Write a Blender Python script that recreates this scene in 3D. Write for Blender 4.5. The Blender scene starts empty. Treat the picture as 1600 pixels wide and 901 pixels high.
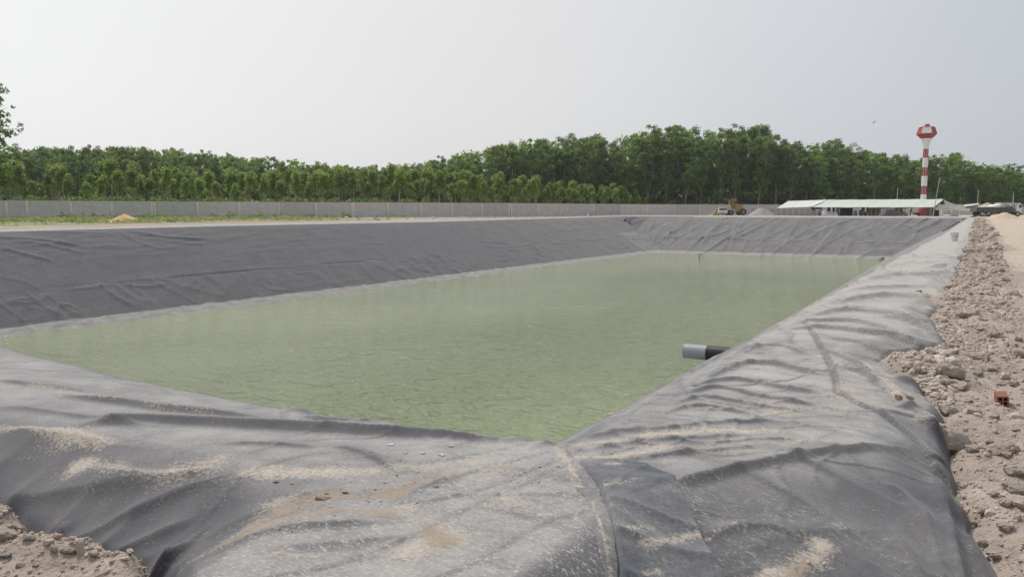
import bpy, bmesh, math, random
import numpy as np
from mathutils import Vector, Matrix
S = bpy.context.scene
COL = S.collection
R_ = math.radians
random.seed(7)

# ------------------------------------------------------------------ camera
# eye at the world origin; +Y runs along the pond, the view looks 30.4 deg left of it
YAW = R_(30.4); FPX = 1250.0; HORIZ = 328.0
PITCH = math.atan((450.5 - HORIZ) / FPX)
cam = bpy.data.cameras.new('camera')
cam.sensor_width = 36.0; cam.lens = 36.0 * FPX / 1600.0
cam.clip_start = 0.05; cam.clip_end = 6000
camo = bpy.data.objects.new('camera', cam); COL.objects.link(camo)
camo.location = (0, 0, 0); camo.rotation_euler = (math.pi/2 - PITCH, 0, YAW)
S.camera = camo

# ------------------------------------------------------------------ nodes
def node(nt, typ, ins=None, **props):
    n = nt.nodes.new(typ)
    for k, v in props.items(): setattr(n, k, v)
    for k, v in (ins or {}).items():
        s = n.inputs[k]
        if isinstance(v, bpy.types.NodeSocket): nt.links.new(v, s)
        else: s.default_value = v
    return n
def ramp(nt, fac, stops, interp='LINEAR'):
    n = node(nt, 'ShaderNodeValToRGB', {0: fac}); cr = n.color_ramp; cr.interpolation = interp
    while len(cr.elements) < len(stops): cr.elements.new(0.5)
    for e, (p, c) in zip(cr.elements, stops):
        e.position = p; e.color = (c, c, c, 1) if isinstance(c, (int, float)) else (*c, 1)
    return n.outputs[0]
def mixc(nt, fac, a, b, blend='MIX'):
    n = nt.nodes.new('ShaderNodeMix'); n.data_type = 'RGBA'; n.blend_type = blend
    for idx, v in ((0, fac), (6, a), (7, b)):
        if isinstance(v, bpy.types.NodeSocket): nt.links.new(v, n.inputs[idx])
        elif idx == 0: n.inputs[0].default_value = v
        else: n.inputs[idx].default_value = (*v, 1)
    return n.outputs[2]
def math_(nt, op, a, b=0.0, c=None, clamp=False):
    ins = {0: a, 1: b}
    if c is not None: ins[2] = c
    return node(nt, 'ShaderNodeMath', ins, operation=op, use_clamp=clamp).outputs[0]

# ------------------------------------------------------------------ sky, sun, exposure
SUN_EL, SUN_AZ = R_(54), R_(64)            # azimuth measured to the left of +Y
w = bpy.data.worlds.new('World'); S.world = w; w.use_nodes = True
nt = w.node_tree; nt.nodes.clear()
sky = node(nt, 'ShaderNodeTexSky', sky_type='NISHITA', sun_disc=False, sun_elevation=SUN_EL,
           sun_rotation=-SUN_AZ, air_density=1.5, dust_density=4.0)
tc = node(nt, 'ShaderNodeTexCoord')
t = node(nt, 'ShaderNodeVectorMath', {0: tc.outputs['Generated'], 1: (-1.0, 0.0, 0.30)}, operation='DOT_PRODUCT').outputs['Value']
cl = node(nt, 'ShaderNodeTexNoise', {'Vector': tc.outputs['Generated'], 'Scale': 2.2, 'Detail': 3.0, 'Roughness': 0.5}).outputs[0]
t = math_(nt, 'ADD', t, math_(nt, 'MULTIPLY', math_(nt, 'SUBTRACT', cl, 0.5), 0.30))
t = math_(nt, 'MULTIPLY_ADD', t, 0.5, 0.5)
over = ramp(nt, t, [(0.0, (.47, .50, .53)), (0.46, (.52, .55, .59)), (0.62, (.62, .645, .678)), (0.77, (.725, .722, .732)), (0.97, (.845, .85, .86))])
skyd = node(nt, 'ShaderNodeHueSaturation', {'Saturation': 0.35, 'Color': sky.outputs[0]}).outputs[0]
b1 = node(nt, 'ShaderNodeBackground', {0: skyd, 1: 0.05}).outputs[0]
b2 = node(nt, 'ShaderNodeBackground', {0: over, 1: 0.58}).outputs[0]
ad = node(nt, 'ShaderNodeMixShader', {0: 0.85, 1: b1, 2: b2}).outputs[0]
node(nt, 'ShaderNodeOutputWorld', {0: ad})
sl = bpy.data.lights.new('sun', 'SUN'); sl.energy = 1.5; sl.angle = R_(12); sl.color = (1, .965, .91)
so = bpy.data.objects.new('sun', sl); COL.objects.link(so)
so.rotation_euler = Vector((-math.sin(SUN_AZ)*math.cos(SUN_EL), math.cos(SUN_AZ)*math.cos(SUN_EL), math.sin(SUN_EL))).to_track_quat('Z', 'Y').to_euler()
so.location = (-30, 10, 40)
S.view_settings.view_transform = 'Standard'; S.view_settings.look = 'None'
S.view_settings.exposure = 0.92; S.view_settings.gamma = 1.0; S.view_settings.use_curve_mapping = False

# ------------------------------------------------------------------ measuring helpers (photo direction -> place on a level)
_F = np.array([-math.sin(YAW)*math.cos(PITCH), math.cos(YAW)*math.cos(PITCH), -math.sin(PITCH)])
_R = np.array([math.cos(YAW), math.sin(YAW), 0.0]); _U = np.cross(_R, _F)
def ray(px, py): return _F + _R*(px-800)/FPX - _U*(py-450.5)/FPX
def onz(px, py, z):
    r = ray(px, py); k = z/r[2]; return (r[0]*k, r[1]*k)
def depth_at(px, Y): return Y/(math.cos(YAW) + math.sin(YAW)*(px-800)/FPX)      # forward distance of a point with world y=Y
def at_y(px, Y):
    D = depth_at(px, Y); l = (px-800)/FPX
    return (D*(-math.sin(YAW) + math.cos(YAW)*l), Y)
def at_d(px, D):
    l = (px-800)/FPX
    return (D*(-math.sin(YAW) + math.cos(YAW)*l), D*(math.cos(YAW) + math.sin(YAW)*l))
def zat(py, D): return (HORIZ-py)/FPX*D

# ------------------------------------------------------------------ noise
def _hash(ix, iy, seed):
    h = (ix.astype(np.int64)*374761393 + iy.astype(np.int64)*668265263 + seed*1442695041) & 0xFFFFFFFF
    h = ((h ^ (h >> 13))*1274126177) & 0xFFFFFFFF
    h = ((h ^ (h >> 16))*2246822519) & 0xFFFFFFFF
    return ((h ^ (h >> 15)) & 0xFFFF)/32767.5 - 1.0
def vn(x, y, seed=0):
    x = np.asarray(x, float); y = np.asarray(y, float)
    ix = np.floor(x); iy = np.floor(y); fx = x-ix; fy = y-iy
    ux = fx*fx*fx*(fx*(fx*6-15)+10); uy = fy*fy*fy*(fy*(fy*6-15)+10)
    a = _hash(ix, iy, seed); b = _hash(ix+1, iy, seed); c = _hash(ix, iy+1, seed); d = _hash(ix+1, iy+1, seed)
    return (a*(1-ux)+b*ux)*(1-uy) + (c*(1-ux)+d*ux)*uy
def fbm(x, y, seed=0, o=4, g=0.5):
    s = 0; a = 1; t = 0
    for k in range(o):
        s = s + a*vn(x*2**k + 17.3*k, y*2**k - 9.1*k, seed+k); t += a; a *= g
    return s/t
def sst(a, b, x):
    t = np.clip((np.asarray(x, float)-a)/(b-a), 0, 1); return t*t*(3-2*t)
def smin(a, b, k):
    h = np.clip(0.5+0.5*(b-a)/k, 0, 1); return b*(1-h)+a*h - k*h*(1-h)
def poly_d(x, y, pts):
    """distance to a polyline, signed (+ on its right hand), and 0..1 run along it"""
    best = np.full(x.shape, 1e9); sg = np.zeros(x.shape); run = np.zeros(x.shape)
    n = len(pts)-1
    for i in range(n):
        ax, ay = pts[i]; bx, by = pts[i+1]; dx, dy = bx-ax, by-ay; L2 = dx*dx+dy*dy
        tt = ((x-ax)*dx+(y-ay)*dy)/L2; tc_ = np.clip(tt, 0, 1)
        d = np.hypot(x-ax-tc_*dx, y-ay-tc_*dy)
        s = np.where((x-ax)*dy-(y-ay)*dx > 0, 1.0, -1.0)
        m = d < best
        best = np.where(m, d, best); sg = np.where(m, s, sg); run = np.where(m, (i+tc_)/n, run)
    return best, sg, run
def spline(pts, sub=4):
    out = []; P = [np.array(p, float) for p in pts]; P = [2*P[0]-P[1]] + P + [2*P[-1]-P[-2]]
    for i in range(1, len(P)-2):
        for k in range(sub):
            t = k/sub
            out.append(0.5*((2*P[i])+(-P[i-1]+P[i+1])*t+(2*P[i-1]-5*P[i]+4*P[i+1]-P[i+2])*t*t+(-P[i-1]+3*P[i]-3*P[i+1]+P[i+2])*t**3))
    out.append(P[-2]); return [tuple(p) for p in out]

# ------------------------------------------------------------------ pond shape
XR, YN, XL, YF = -2.12, 4.12, -72.5, 174.5        # crest lines
def rim_z(x, y):
    l = np.interp(y, [20, 34, 60, 100, 174], [-1.64, -1.63, -1.53, -1.57, -1.26])
    r = np.interp(y, [3, 30, 174], [-1.36, -1.39, -1.21])
    k = np.clip((XR-np.asarray(x, float))/70.0, 0, 1); return l*k + r*(1-k)
def crest_y(x): return np.interp(x, [-60, -14, -9.2, -6.2, -4.6, -3.4, -2.6, -2.1], [4.6, 4.55, 4.42, 4.10, 4.0, 3.97, 4.06, 4.2])
def pond_d(x, y):
    a = smin(XR-x, y-crest_y(x), 0.10); b = smin(x-XL, YF-y, 0.8); return smin(a, b, 0.2)
def edge_r(y): return np.interp(y, [0, 2.6, 3.4, 3.8, 4.2, 5, 6.7, 7.6, 8.2, 9.0, 9.5, 9.9, 11.0, 11.8, 14, 21, 42, 100, 156, 176],
                                [.62, .58, .50, .38, .22, -.02, -.13, -.30, -.62, -.66, -.34, -.22, -.38, -.46, -.38, -.38, -.44, -.8, -1.1, -1.1]) \
                   + 0.06*vn(y*1.1, 0*y, 5)*sst(4, 8, y) + 0.03*vn(y*4, 0*y, 6)
def edge_n(x): return np.interp(x, [-14, -9, -5.2, -4.44, -3.84, -3.4, -3.0, -2.4, 0], [2.3, 2.2, 2.25, 2.17, 2.05, 2.1, 2.1, 1.7, 1.4]) + 0.035*vn(x*3.0, 0*x, 8)
def outer_e(x, y):                                  # + on the sheet, - past its buried edge
    a = smin(edge_r(y)-x, y-edge_n(x), 0.12)
    return np.minimum(a, np.minimum(x-(XL-0.7), (YF+0.7)-y))
SLOPE = 0.585
def bench_base(x, y):
    d = pond_d(x, y)
    wv = np.interp(np.hypot(x, y), [0, 15, 60], [0.16, 0.18, 0.6])
    right = (XR-x < y-YN) & (XR-x < x-XL)
    m = np.where(right, np.interp(y, [0, 60, 161], [.70, .66, .60]), SLOPE)
    return rim_z(x, y) - m*0.5*(d + np.sqrt(d*d + wv*wv))
SH = [onz(px, py, -1.4) for px, py in ((1040, 772), (1100, 754), (1170, 734), (1300, 713), (1380, 703), (1440, 700))]
def shoulders(x, y):
    near = (y < 7) & (x > -16)
    z = np.zeros(x.shape)
    xs, ys = x[near], y[near]
    n = sst(2.95, 2.05, ys)*sst(-2.45, -3.3, xs)
    q = -0.30*n
    dd, sg, rn = poly_d(xs, ys, SH)
    s = dd*sg
    soft = 0.5*(s + np.sqrt(s*s + 0.006))
    q -= 0.22*soft*sst(-1.45, -1.0, xs)*sst(6.2, 5.0, ys)
    z[near] = q
    return z

# folds read off the photograph, as lines lying on the bench: (points, height, width on the far side, width on the near side)
FOLDS = [
 ([(100,622),(187,632),(280,645),(340,652),(430,664)], .030, .16, .06),
 ([(0,598),(60,606),(150,618)], .018, .14, .05),
 ([(0,640),(70,650),(150,662),(230,672)], .02, .12, .06),
 ([(120,672),(200,664),(300,668),(390,672),(500,677),(620,684),(720,690),(810,693)], .040, .14, .07),
 ([(0,668),(60,675),(120,684),(165,694)], .022, .05, .10),
 ([(130,716),(200,730),(270,738),(330,736)], .020, .04, .12),
 ([(0,722),(80,727),(160,733),(240,738)], .025, .20, .06),
 ([(470,653),(520,665),(570,673),(640,679)], .030, .10, .06),
 ([(520,706),(560,716),(585,726),(618,744)], .014, .05, .03),
 ([(350,700),(430,702),(500,708)], .014, .08, .04),
 ([(88,774),(140,768),(220,757),(330,747)], .022, .10, .05),
 ([(120,800),(160,792),(220,783),(300,775)], .022, .08, .05),
 ([(128,850),(165,838),(205,825),(250,810),(292,797)], .055, .10, .035),
 ([(66,845),(78,822),(92,806)], .03, .05, .03),
 ([(84,850),(98,832),(112,818)], .025, .04, .03),
 ([(30,788),(60,770),(110,752)], .02, .07, .04),
 ([(1040,772),(1100,754),(1170,735),(1300,712),(1400,701)], .022, .10, .05),
 ([(1086,602),(1130,585),(1165,572),(1210,574),(1260,588),(1308,603)], .026, .10, .05),
 ([(1068,616),(1110,603),(1150,598),(1200,608),(1250,618),(1310,632)], .024, .08, .05),
 ([(1060,628),(1095,615),(1130,613),(1175,625),(1230,637),(1290,645)], .022, .07, .04),
 ([(1045,640),(1090,628),(1140,634),(1200,645),(1260,652)], .016, .07, .04),
 ([(1035,652),(1080,642),(1120,646),(1155,652),(1180,660)], .018, .06, .04),
 ([(1150,560),(1190,545),(1225,546),(1270,562)], .022, .08, .05),
 ([(1240,512),(1290,505),(1340,508),(1400,522)], .035, .16, .07),
 ([(1230,520),(1290,520),(1350,526),(1430,533),(1475,548)], .04, .17, .07),
 ([(1260,497),(1320,490),(1380,493),(1440,503),(1470,512)], .045, .20, .09),
 ([(1380,500),(1420,506),(1452,518),(1466,527)], .07, .12, .08),
 ([(1290,536),(1340,540),(1380,551)], .028, .12, .06),
 ([(1290,478),(1360,468),(1420,470),(1470,482)], .05, .3, .12),
 ([(1300,462),(1380,452),(1440,452),(1480,462)], .045, .3, .14),
 ([(1330,440),(1400,434),(1450,432),(1500,418)], .05, .4, .16),
 ([(1440,428),(1480,420),(1505,430)], .07, .35, .15),
 ([(1345,420),(1400,416),(1460,410)], .04, .45, .18),
 ([(1375,402),(1430,398),(1490,404)], .05, .6, .25),
 ([(1420,382),(1460,380),(1500,384)], .05, .8, .4),
 ([(1300,580),(1350,590),(1385,610),(1425,640),(1465,662)], .032, .06, .05),
 ([(1270,548),(1330,572),(1360,598),(1400,632)], .024, .06, .04),
 ([(1365,560),(1395,588),(1440,592)], .03, .07, .06),
 ([(1400,640),(1440,642),(1472,668)], .03, .09, .05),
 ([(1380,652),(1430,655),(1470,664)], .02, .06, .04),
 ([(1470,720),(1490,790),(1510,850),(1535,905)], .05, .05, .06),
 ([(1440,760),(1470,820),(1500,905)], .04, .07, .05),
 ([(1400,790),(1440,840),(1470,905)], .025, .08, .05),
 ([(1490,700),(1515,770),(1545,840),(1570,890)], .03, .05, .04),
 ([(1380,745),(1420,760),(1445,800)], .02, .07, .04),
 ([(880,690),(960,684),(1060,676),(1150,668),(1240,668)], .018, .10, .06),
 ([(900,712),(1000,700),(1080,694),(1180,690)], .014, .07, .05),
 ([(930,742),(1000,728),(1100,716),(1200,704)], .012, .08, .04),
 ([(1150,845),(1220,812),(1290,800),(1360,795)], .012, .12, .05),
 ([(1110,820),(1170,806),(1240,806)], .014, .08, .03),
 ([(560,780),(640,770),(720,755)], .010, .15, .08), ([(300,800),(420,790),(540,772)], .012, .15, .08),
 ([(330,850),(450,838),(600,830)], .018, .12, .05), ([(420,870),(560,862),(660,850)], .012, .1, .05),
]
FOLDS = [(spline([onz(a, b, -1.4) for a, b in p], 3), h, wu, wd) for p, h, wu, wd in FOLDS]
SEAMS = [spline([onz(a, b, -1.4) for a, b in p], 3) for p in (
 [(1252,500),(1275,530),(1300,575),(1312,612),(1314,622),(1345,638),(1400,662),(1445,690),(1475,725)],
 [(165,694),(140,706),(128,714)], [(600,722),(585,726)])]
def on_far(px, py):
    r = ray(px, py); k = (-1.22-.585*YF)/(r[2]-.585*r[1]); return (r[0]*k, r[1]*k)
def on_left(px, py):
    r = ray(px, py); k = (-1.56+.585*XL)/(r[2]+.585*r[0]); return (r[0]*k, r[1]*k)
FAR_FOLDS = [([(1156,340),(1146,362),(1136,378),(1127,393)], .34, .42), ([(1165,340),(1149,367),(1139,391)], .30, .40), ([(1319,339),(1292,372),(1268,398)], .42, .45), ([(1325,339),(1300,370),(1280,392)], .18, .5),
 ([(1251,341),(1232,370),(1224,393)], .26, .45), ([(1296,340),(1282,376)], .20, .45), ([(1330,374),(1320,395)], .30, .36), ([(1168,373),(1158,394)], .30, .36), ([(1316,381),(1311,399)], .26, .36),
 ([(1145,373),(1166,373)], .22, .30), ([(1181,373.5),(1192,373)], .2, .3), ([(1350,356),(1366,376)], .26, .40), ([(1340,360),(1352,377),(1372,379)], .2, .35), ([(1404,350),(1419,353),(1431,361),(1425,375)], .26, .4), ([(1431,361),(1448,352),(1466,342)], .26, .42),
 ([(1432,362),(1455,352),(1478,341)], .2, .4), ([(1428,357),(1440,350),(1456,347)], .18, .3), ([(1024,341),(1016,357),(1008,366)], .3, .45), ([(1029,357),(1024,372),(1019,380)], .28, .4), ([(1101,344),(1082,360),(1072,376)], .2, .42), ([(1109,369),(1096,381)], .26, .35),
 ([(1119,352),(1098,380),(1093,388)], .2, .4), ([(1205,345),(1192,372),(1184,392)], .15, .5), ([(1268,345),(1252,366)], .14, .45), ([(1368,345),(1360,356)], .15, .4), ([(1395,360),(1384,372),(1360,392)], .14, .45), ([(1236,377),(1262,372),(1280,366)], .14, .35),
 ([(1060,345),(1046,372)], .16, .45), ([(1130,345),(1108,372)], .16, .45), ([(1340,345),(1326,366)], .14, .4)]
LEFT_FOLDS = [([(0,369),(67,374),(133,385)], .26, .32), ([(0,386),(50,399),(83,407)], .24, .30), ([(20,374),(80,383),(128,395)], .2, .3), ([(186,362),(226,382),(252,389)], .22, .35), ([(205,360),(260,370),(336,375)], .26, .35), ([(230,372),(300,381),(330,381)], .14, .3), ([(66,360),(130,362),(168,363)], .16, .3),
 ([(0,432),(40,440),(70,455)], .12, .4), ([(8,472),(30,468),(60,466)], .25, .3), ([(76,458),(60,470),(20,474)], .2, .3), ([(74,460),(100,480),(127,494)], .16, .35), ([(70,462),(64,490),(56,510)], .14, .4), ([(30,480),(24,515)], .14, .4), ([(88,480),(84,505)], .12, .4),
 ([(108,452),(140,449),(176,444)], .2, .22), ([(200,446),(232,448),(260,443)], .22, .22), ([(222,438),(240,436),(262,437)], .14, .25), ([(290,456),(296,446),(312,435)], .2, .26), ([(305,458),(318,440)], .14, .26), ([(360,433),(353,455),(346,465)], .2, .28), ([(372,432),(368,452)], .16, .26), ([(386,430),(388,450),(391,470)], .2, .3), ([(400,430),(420,452),(458,455)], .2, .3), ([(270,445),(268,460)], .14, .3), ([(420,436),(445,470)], .12, .35),
 ([(560,413),(580,430),(600,448)], .26, .32), ([(506,418),(522,440),(530,450)], .2, .35), ([(627,412),(640,428),(653,443)], .28, .32), ([(638,410),(652,420),(670,427)], .24, .3), ([(716,406),(730,418),(745,430)], .30, .32), ([(700,410),(716,420)], .2, .28), ([(690,405),(706,426)], .18, .3), ([(820,395),(838,406),(862,415)], .3, .34), ([(766,403),(786,408),(803,402)], .24, .32), ([(770,398),(790,401),(800,397)], .2, .28),
 ([(943,380),(966,391),(990,383)], .3, .4), ([(948,376),(968,384),(984,379)], .2, .35), ([(893,386),(905,386),(913,392)], .24, .3), ([(790,352),(812,358)], .2, .45), ([(892,343),(882,354),(870,364)], .18, .5), ([(900,343),(890,352)], .16, .45), ([(743,376),(775,379),(804,383)], .16, .4), ([(750,384),(790,386)], .12, .4), ([(735,357),(760,359)], .14, .4), ([(930,352),(946,366)], .16, .45), ([(960,348),(980,356)], .2, .45), ([(560,366),(585,371)], .1, .4), ([(560,378),(600,381)], .1, .4)]
def in_box(x, y, pts, m):
    a = np.array(pts); return (x > a[:,0].min()-m) & (x < a[:,0].max()+m) & (y > a[:,1].min()-m) & (y < a[:,1].max()+m)
def bench_detail(x, y):
    z = np.zeros(x.shape)
    d = pond_d(x, y)
    # right bench: creases running across it
    mr = (x > -4.5) & (y > 3)
    X, Y, D_ = x[mr], y[mr], d[mr]
    lam = np.interp(Y, [3, 8, 20, 60, 170], [.20, .26, .5, 1.2, 3.0])
    u = np.cumsum(np.ones(2))[0]*0 + np.interp(Y, [3, 8, 20, 60, 170], [0, 22, 54, 104, 156])
    skew = 0.35*(X+1.2) + 0.25*vn(X*0.8, Y*0.5, 31)
    f1 = vn(X*0.55+3, u*0.55 + skew*3.0, 21); f2 = vn(X*0.9-7, u*1.1 + skew*5.0, 22)
    amp = np.interp(Y, [3, 5, 7, 12, 30, 170], [.006, .012, .030, .042, .055, .08])*np.clip(.6+.9*vn(X*.3, u*.08, 23), .1, 1.5)
    fade = sst(.55, -.25, D_)
    f3 = vn(X*0.7+21, u*2.1 + skew*6.0, 24)
    q = amp*fade*((1-np.abs(f1))**6*1.3 + 0.30*f2 + .5*(1-np.abs(f3))**7*np.clip(.2+vn(X*.5+3, u*.2, 28)*1.5, 0, 1))
    # creases along the crest
    q += (0.012*vn(X*9, Y*0.5, 25)+0.008*vn(X*17+Y*.6, Y*0.7, 26))*np.exp(-((D_-.12)/.28)**2)*np.interp(Y, [4, 12, 60], [1, 1.2, 3])
    q += np.interp(Y, [3, 9], [.002, .006])*fbm(X*3, Y*3, 27, 3)
    z[mr] += q
    # near bench: creases running along it
    mn = (x <= -1.0) & (y < 16) & (x > -16)
    X, Y, D_ = x[mn], y[mn], d[mn]
    wt = sst(-1.0, -2.2, X)*sst(1.2, -.2, D_)
    rot = Y - 0.18*X + 0.10*vn(X*.9, Y*.9, 41)
    q = (0.034*(1-np.abs(vn(X*.45, rot*3.0, 42)))**6*np.clip(.3+vn(X*.25, Y*.5, 43), 0, 1) + .008*vn(X*1.0, rot*5, 44)*np.clip(.2+vn(X*.4+9, Y*.6, 45), 0, 1))*wt
    q += 0.014*fbm(X*1.1, Y*1.4, 46, 3)*wt*sst(-3, -5, X)
    z[mn] += q
    # thin crisp creases, in a few directions
    mc = (x > -10) & (y < 40) & (d < .4)
    X, Y = x[mc], y[mc]; q = np.zeros(X.shape)
    sc_ = np.interp(Y, [4, 12, 40], [1.0, .55, .25])
    for k, (th, a, s1, s2, sd) in enumerate(((-.2, .012, .55, 3.2, 531), (.5, .010, .7, 4.0, 532), (-.75, .009, .6, 3.4, 533), (.15, .007, .9, 6.0, 534), (1.2, .006, .8, 4.2, 535))):
        c_, s_ = math.cos(th), math.sin(th); U_, V_ = (X*c_+Y*s_), (-X*s_+Y*c_)
        wz = .25*vn(X*1.3, Y*1.3, sd+20)
        q += a/sc_**.6*(1-np.abs(vn(U_*s1*sc_, (V_+wz)*s2*sc_, sd)))**13*np.clip(.15+1.2*vn(X*.7*sc_+k, Y*.7*sc_, sd+40), 0, 1)*1.5
    z[mc] += q
    # drape at the two outer borders: puckers running down it
    e = outer_e(x, y)
    me = (e < .55) & (y < 60) & (x > -16) & (d < 0)
    X, Y, E = x[me], y[me], e[me]
    along = np.where(edge_r(Y)-X < Y-edge_n(X), Y, X)
    z[me] += sst(.55, .05, E)*(.055*(1-np.abs(vn(along*2.1+.5*E, E*.4, 51)))**2*np.interp(Y, [2, 10, 40], [.7, 1.0, 1.6]) - .02 + .012*vn(along*6, E*.8, 52))
    for pts, h, wu, wd in FOLDS:
        m = in_box(x, y, pts, 3*max(wu, wd))
        if not m.any(): continue
        dd, sg, run = poly_d(x[m], y[m], pts)
        ww = np.where(sg > 0, wd, wu)
        z[m] += 1.5*h*(.55*np.exp(-(dd/(.85*ww))**2)+.45*np.exp(-dd/(.38*ww)))*np.clip(np.sin(np.pi*np.clip(run*.86+.07, 0, 1))*1.5, 0, 1)
    for i, pts in enumerate(SEAMS):
        sk = 1.0 if i == 0 else .3
        m = in_box(x, y, pts, .35)
        if not m.any(): continue
        dd, sg, run = poly_d(x[m], y[m], pts)
        s = dd*sg; tp = np.clip(np.sin(np.pi*np.clip(run*.9+.05, 0, 1))*2, 0, 1)
        z[m] += sk*tp*(.016*np.exp(-np.maximum(-s, 0)/.10)*sst(.014, -.006, s) - .022*np.exp(-((s-.020)/.018)**2))
    return z
def slope_detail(x, y):
    """wrinkles of the sheets on the left and far slopes"""
    z = np.zeros(x.shape); d = pond_d(x, y)
    # left slope ------------------------------------------------
    dl = x-XL; m = (dl < 17) & (dl > .1) & (YF-y > dl*.9) & (y-YN > dl*.9)
    Y, s = y[m], dl[m]
    up = sst(7.9, 7.5, s); fd = sst(.3, 1.6, s)
    warp = 1.2*vn(Y*.05, s*.3, 61)
    msk = np.clip(.15+1.3*vn(Y*.045, s*.16, 62), 0, 1)
    k = np.interp(Y, [30, 100, 170], [.9, .8, 1.2])
    q = .07*msk*up*fd*k*(1-np.abs(vn(Y*.10+s*.05, s*1.15 + Y*.13 + warp*2, 63)))**7
    q += .06*up*fd*msk*(1-np.abs(vn(Y*.16+s*.1, s*1.9 + Y*.22 + warp*3, 163)))**8
    q += .04*up*fd*msk*vn(Y*.22, s*2.2 + Y*.25 + warp*3, 64)
    q += .08*up*fd*sst(62, 44, Y)*sst(5.5, 3, s)*(1-np.abs(vn(Y*.08, s*1.2 + Y*.14, 65)))**7
    q += .12*up*fd*sst(95, 125, Y)*(1-np.abs(vn(Y*.25 - s*.3, s*.35, 66)))**8
    lo = sst(7.75, 8.1, s)
    mk2 = np.clip(.35+1.1*vn(Y*.07, 0*Y, 67), 0, 1)
    q += .17*lo*mk2*(1-np.abs(vn(Y*.42 + (s-8)*.42*(vn(Y*.05, 0*Y, 69)*1.2+.5), s*.18, 68)))**8
    q += .16*lo*(1-np.abs(vn(Y*.8 + (s-8)*.5*vn(Y*.08, 0*Y, 169), s*.25, 168)))**9*np.clip(.3+vn(Y*.1+5, 0*Y, 170), 0, 1)
    q += .09*lo*(1-np.abs(vn(Y*.13, s*.9 + Y*.04, 70)))**8*np.clip(vn(Y*.06+40, s*.2, 71)*1.4, 0, 1)
    q += .05*lo*vn(Y*.9, s*.5, 72)*mk2
    wob = .22*vn(Y*.16, 0*Y, 73) + .10*vn(Y*.55, 0*Y, 74)
    ss = s - 7.8 - wob
    lip = (.5+.5*np.clip(vn(Y*.11, 0*Y, 75)*2, -1, 1))
    q += (.015+.04*lip)*np.exp(-np.maximum(-ss, 0)/.35)*sst(.10, -.05, ss)
    q -= .03*np.exp(-((ss-.16)/.14)**2)*(.5+lip)
    z[m] += q
    # far slope -------------------------------------------------
    df = YF-y; m = (df < 17) & (df > .1) & (x-XL > df*.95) & (XR-x > df*.95)
    X, s = x[m], df[m]; fd = sst(.2, 1.0, s)
    warp = .8*vn(X*.08, s*.15, 81)
    for lam, sh, a, pw, sd in ((.19, .55, .28, 14, 82), (.31, .70, .24, 12, 83), (.11, -.25, .12, 9, 84), (.45, .6, .08, 6, 87)):
        q = a*(1-np.abs(vn((X + s*sh*1.2)*lam*1.2 + warp*.5, s*.06, sd)))**pw
        z[m] += 1.25*q*fd*np.clip(.6+1.0*vn(X*.07, s*.14, sd+40), 0, 1)
    z[m] += fd*.035*fbm(X*.5, s*.8, 85, 3)
    z[m] += .09*fd*np.exp(-((s-8.2-.3*vn(X*.3, 0*X, 88))/.16)**2)*np.clip(vn(X*.3, 0*X, 86)*2, 0, 1)
    return z
FAR_FOLDS = [(spline([on_far(*q) for q in p], 4), .80*h, w_) for p, h, w_ in FAR_FOLDS]
LEFT_FOLDS = [(spline([on_left(*q) for q in p], 4), .50*h, .9*w_) for p, h, w_ in LEFT_FOLDS]
def named_folds(x, y):
    z = np.zeros(x.shape)
    for lst in (FAR_FOLDS, LEFT_FOLDS):
        for pts, h, w_ in lst:
            m = in_box(x, y, pts, 3*w_)
            if not m.any(): continue
            dd, sg, run = poly_d(x[m], y[m], pts); ww = np.where(sg > 0, .7*w_, w_)
            z[m] += h*(.5*np.exp(-(dd/ww)**2)+.5*np.exp(-dd/(.4*ww)))*np.clip(np.sin(np.pi*np.clip(run*.9+.05, 0, 1))*1.6, 0, 1)
    return z
def liner_z(x, y):
    x = np.atleast_1d(np.asarray(x, float)); y = np.atleast_1d(np.asarray(y, float))
    z = bench_base(x, y) + shoulders(x, y) + bench_detail(x, y) + slope_detail(x, y) + named_folds(x, y)
    e = outer_e(x, y)
    return z - .55*sst(.16, -.22, e) - .10*sst(.5, 0, e)*sst(2, 4, np.where(x > -1.5, y, 0)) - 1.2*sst(-.2, -.5, e)
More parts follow.
